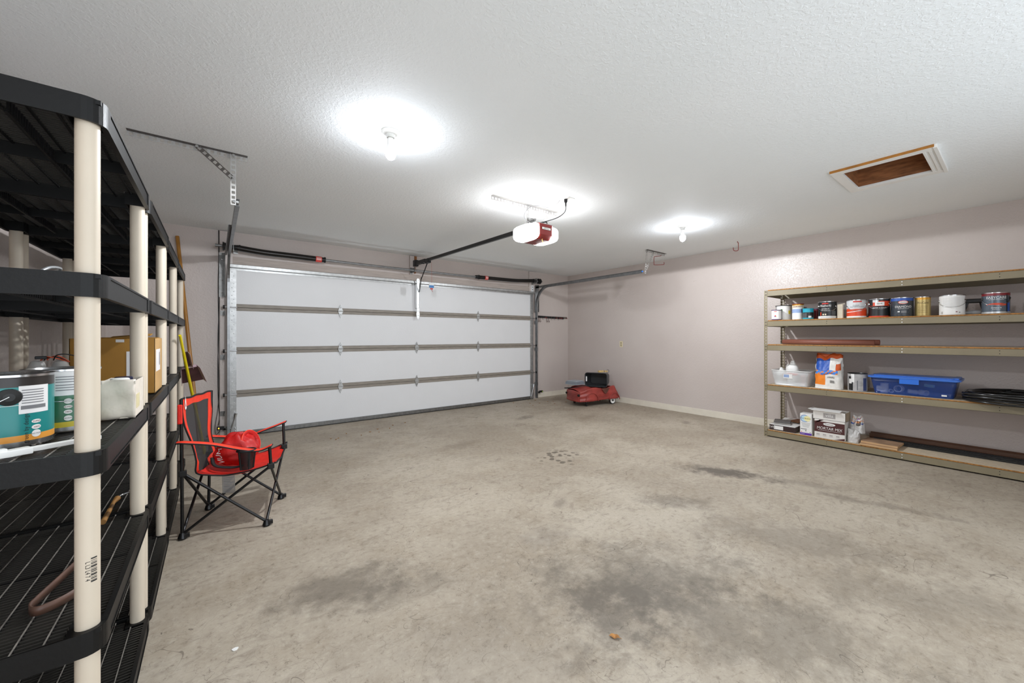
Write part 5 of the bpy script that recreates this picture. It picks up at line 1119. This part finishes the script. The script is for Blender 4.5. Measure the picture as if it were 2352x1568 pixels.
for k in range(4): rect_patch(b, (X_, yc, Z5 + .140 - .014 * k), R_, U_, .09 - .01 * k, .003, 6, .001)
rect_patch(b, (X_, yc + .0, Z5 + .052), R_, U_, .012, .014, 6, .001); rect_patch(b, (X_, yc + .042, Z5 + .036), R_, U_, .008, .008, 7, .001); rect_patch(b, (X_, yc - .042, Z5 + .036), R_, U_, .008, .008, 0, .001)
b.build('box_print', [M_ink, mat('violet_print', '#5a2f9a', .5), M_wht, M_lbl, mat('sky_disc', '#bcd9e6', .5), mat('yellow_disc', '#ece3a8', .5), M_grey, M_orr], t)
# mortar mix box
t = thing('mortar_box', 'maroon and white box lettered MORTAR MIX on the bottom rack shelf', 'box', (5.65, 1.33, Z5)); off = (5.65, 1.33, Z5)
mx0, my0, my1, mz = 5.555, 1.192, 1.468, Z5 + .212
MB(off).box(mx0, 5.74, my0, my1, Z5 + .001, mz).build('body', mat('carton_white', '#ddd8d2', .5), t, bevel=.002)
b = MB(off); yc = (my0 + my1) / 2; wd = my1 - my0
rect_patch(b, (mx0, yc, Z5 + .130), R_, U_, wd - .002, .120, 0, .0008)
b.add([(mx0 - .0016, my1 - .002, Z5 + .19), (mx0 - .0016, my1 - .002, Z5 + .165), (mx0 - .0016, my1 - .05, Z5 + .21), (mx0 - .0016, my1 - .09, Z5 + .21)], [(0, 1, 2, 3)], 0)
flat_text(b, 'MORTAR MIX', .044, (mx0, yc, Z5 + .115), R_, U_, 1, .002, wx=.86, shear=.12); rect_patch(b, (mx0, yc, Z5 + .090), R_, U_, .21, .0025, 1, .0018)
b.add([(mx0 - .002, yc - .0 + .055 * cos(a), Z5 + .165 + .017 * sin(a)) for a in [2 * pi * k / 24 for k in range(24)]], [tuple(range(24))[::-1]], 1)
flat_text(b, 'Premixed', .019, (mx0, yc, Z5 + .165), R_, U_, 0, .0032)
for k in range(4): rect_patch(b, (mx0, my1 - .035 - .06 * k, Z5 + .042), R_, U_, .03, .012, 2, .001); rect_patch(b, (mx0, my1 - .035 - .06 * k, Z5 + .026), R_, U_, .035, .003, 2, .001)
b.add([(mx0 - .001, my0 + .001, Z5 + .004), (mx0 - .001, my0 + .09, Z5 + .004), (mx0 - .001, my0 + .001, Z5 + .030)], [(0, 2, 1)], 0)
b.build('box_print', [mat('maroon_print', '#4a2322', .5), M_wht, mat('pale_print', '#a79f9b', .5)], t)
t = thing('villa_box', 'white open box lettered villa stacked on the mortar mix box', 'box', (5.66, 1.33, mz)); off = (5.66, 1.33, mz)
vx0, vy0, vy1 = 5.558, 1.186, 1.484; vz = mz + .001
b = MB(off).box(vx0, vx0 + .003, vy0, vy1, vz, vz + .098).box(5.757, 5.76, vy0, vy1, vz, vz + .098).box(vx0, 5.76, vy0, vy0 + .003, vz, vz + .098, 1).box(vx0, 5.76, vy1 - .003, vy1, vz, vz + .098).box(vx0, 5.76, vy0, vy1, vz, vz + .003).box(vx0 + .01, 5.75, vy0 + .04, vy1 - .02, vz + .085, vz + .088)
b.build('body', [mat('carton_white', '#ddd8d2', .5), mat('kraft_side', '#a8977f', .6)], t)
MB(off).obox((vx0 + .02, yc + .03, vz + .108), (1, 0, .12), (0, 1, 0), (-.12, 0, 1), .05, .13, .002).build('flap', M_wht, t)
MB(off).obox((5.64, vy1 + .015, vz + .103), (1, 0, 0), (0, 1, .2), (0, -.2, 1), .09, .03, .002).build('flap', M_wht, t)
b = MB(off); rect_patch(b, (vx0, yc, vz + .05), R_, U_, .11, .055, 0, .001); flat_text(b, 'villa', .048, (vx0, yc, vz + .052), R_, U_, 1, .002); b.build('box_print', [mat('grey_print', '#a09a97', .5), M_wht], t)
# crumpled sack
t = thing('folded_sack', 'crumpled grey and white sack with orange and blue print on the bottom rack shelf', 'sack', (5.63, 1.135, Z5)); off = (5.63, 1.11, Z5)
def mf2(i, j):
    q = j / 26
    return 0 if q < .38 else (1 if (i * 7 + j * 3) % 11 < 2 and q > .6 else (2 if (i + j) % 13 < 2 and q > .5 else (3 if 26 < i < 32 and .45 < q < .75 else 0)))
b = MB(off); bagmesh(b, 5.635, 1.108, Z5, .050, .055, .12, lambda i, j: 0, .0, .95, 2.2); b.build('sack', mat('grey_white_bag', '#c9c6c3', .5, var=.08, vs=25, bump=.8, bs=20), t, weld=True)
b = MB(off); bagmesh(b, 5.69, 1.086, Z5 + .10, .062, .045, .165, mf2, .03, .75, .4, rot=-.3); b.build('sack_neck', [mat('grey_white_bag', '#c9c6c3', .5), M_bago, M_bagb, mat('dark_fold', '#4a4038', .6)], t, weld=True)
# boards
M_plank = mat('pale_plank', '#b8946c', .6, var=.16, vs=6, stretch=(3, .5, 3)); M_plankt = mat('stained_plank', '#9a7b60', .65, var=.22, vs=9)
for k, (cx, cy, rz, lb) in enumerate(((5.66, .925, .02, 'lower of two short pale boards stacked on the bottom rack shelf'), (5.685, .915, -.05, 'upper of two short pale boards stacked on the bottom rack shelf'))):
    o = MB().box(-.125, .125, -.145, .145, 0, .019, 0).box(-.1245, .1245, -.1445, .1445, .0188, .0196, 1).build('wooden_board', [M_plank, M_plankt], bevel=.002); o.location = (cx, cy - .005, Z5 + .001 + .0205 * k); o.rotation_euler = (0, 0, rz); tag(o, lb, 'board', 'short boards')
# long dark gutter strips at the back
M_gut = mat('black_trim', '#171717', .4, bump=.3, bs=40)
b = MB((5.92, .3, Z5)); b.box(5.83, 5.99, -.45, 1.02, Z5 + .001, Z5 + .022)
for x in (5.85, 5.90, 5.95): b.box(x - .006, x + .006, -.45, 1.02, Z5 + .022, Z5 + .03)
o = b.build('black_trim_strip', M_gut); o.location = (5.92, .3, Z5); tag(o, 'long ribbed black trim lying along the back of the bottom rack shelf', 'trim strip')
b = MB((6.05, .3, Z5)); b.obox((6.055, .31, Z5 + .036), (0, 1, 0), (1, 0, .5), (-.5, 0, 1), .76, .045, .008); b.obox((6.02, .31, Z5 + .028), (0, 1, 0), (1, 0, 0), (0, 0, 1), .76, .006, .026)
o = b.build('brown_trim_strip', mat('dark_brown_trim', '#5a3c2a', .5, var=.12, vs=5)); o.location = (6.05, .3, Z5); tag(o, 'long dark brown trim strip leaning at the back of the bottom rack shelf', 'trim strip')

# ------------------------------------------------------------ litter on the floor
M_leaf = mat('dry_leaf', '#a8763f', .7, var=.25, vs=60)
def leaf(x, y, L, rz, label, m=None, group='dry leaves by the garage door'):
    b = MB(); 
    def fn(u, v): w_ = L * .28 * sin(pi * u) ** .8; return (L * (u - .5), w_ * (2 * v - 1), .003 + .006 * abs(2 * v - 1) ** 1.5 * sin(pi * u) + .003 * sin(3 * pi * u))
    b.grid(fn, 12, 6, 0); b.tube([fn(0, .5), (-L * .62, L * .05, .004)], .0008, 5)
    o = b.build('dry_leaf', m or M_leaf, solid=.0006); o.location = (x, y, 0); o.rotation_euler = (0, 0, rz); tag(o, label, 'leaf', group); return o
leaf(1.329, 1.034, .045, 2.2, 'single curled tan leaf on the open concrete near the camera', group=None)
rnd = random.Random(3)
spots = [(1.13, 5.15), (1.17, 5.07), (1.21, 5.12), (1.48, 5.10), (1.71, 5.12), (1.62, 5.2), (1.75, 5.3), (1.9, 5.25), (2.0, 5.4), (1.35, 5.3), (2.2, 5.45), (4.50, 5.85), (4.91, 5.91), (5.0, 5.8), (4.7, 5.6), (4.85, 5.5), (5.2, 5.5), (5.05, 5.3), (4.6, 5.4), (4.3, 5.5), (5.35, 5.3), (5.1, 5.55)]
for i, (x, y) in enumerate(spots):
    leaf(x, y, rnd.uniform(.02, .035), rnd.uniform(0, 6), 'tiny brown dry leaf scattered on the concrete by the garage door')
o = MB().prism([(.011 * cos(a) * (1 + .15 * sin(3 * a)), .009 * sin(a)) for a in [2 * pi * k / 18 for k in range(18)]], 0.0005, .003).build('white_chip', M_paper); o.location = (.064, 1.922, 0); tag(o, 'small round white chip on the floor near the black shelving', 'chip')
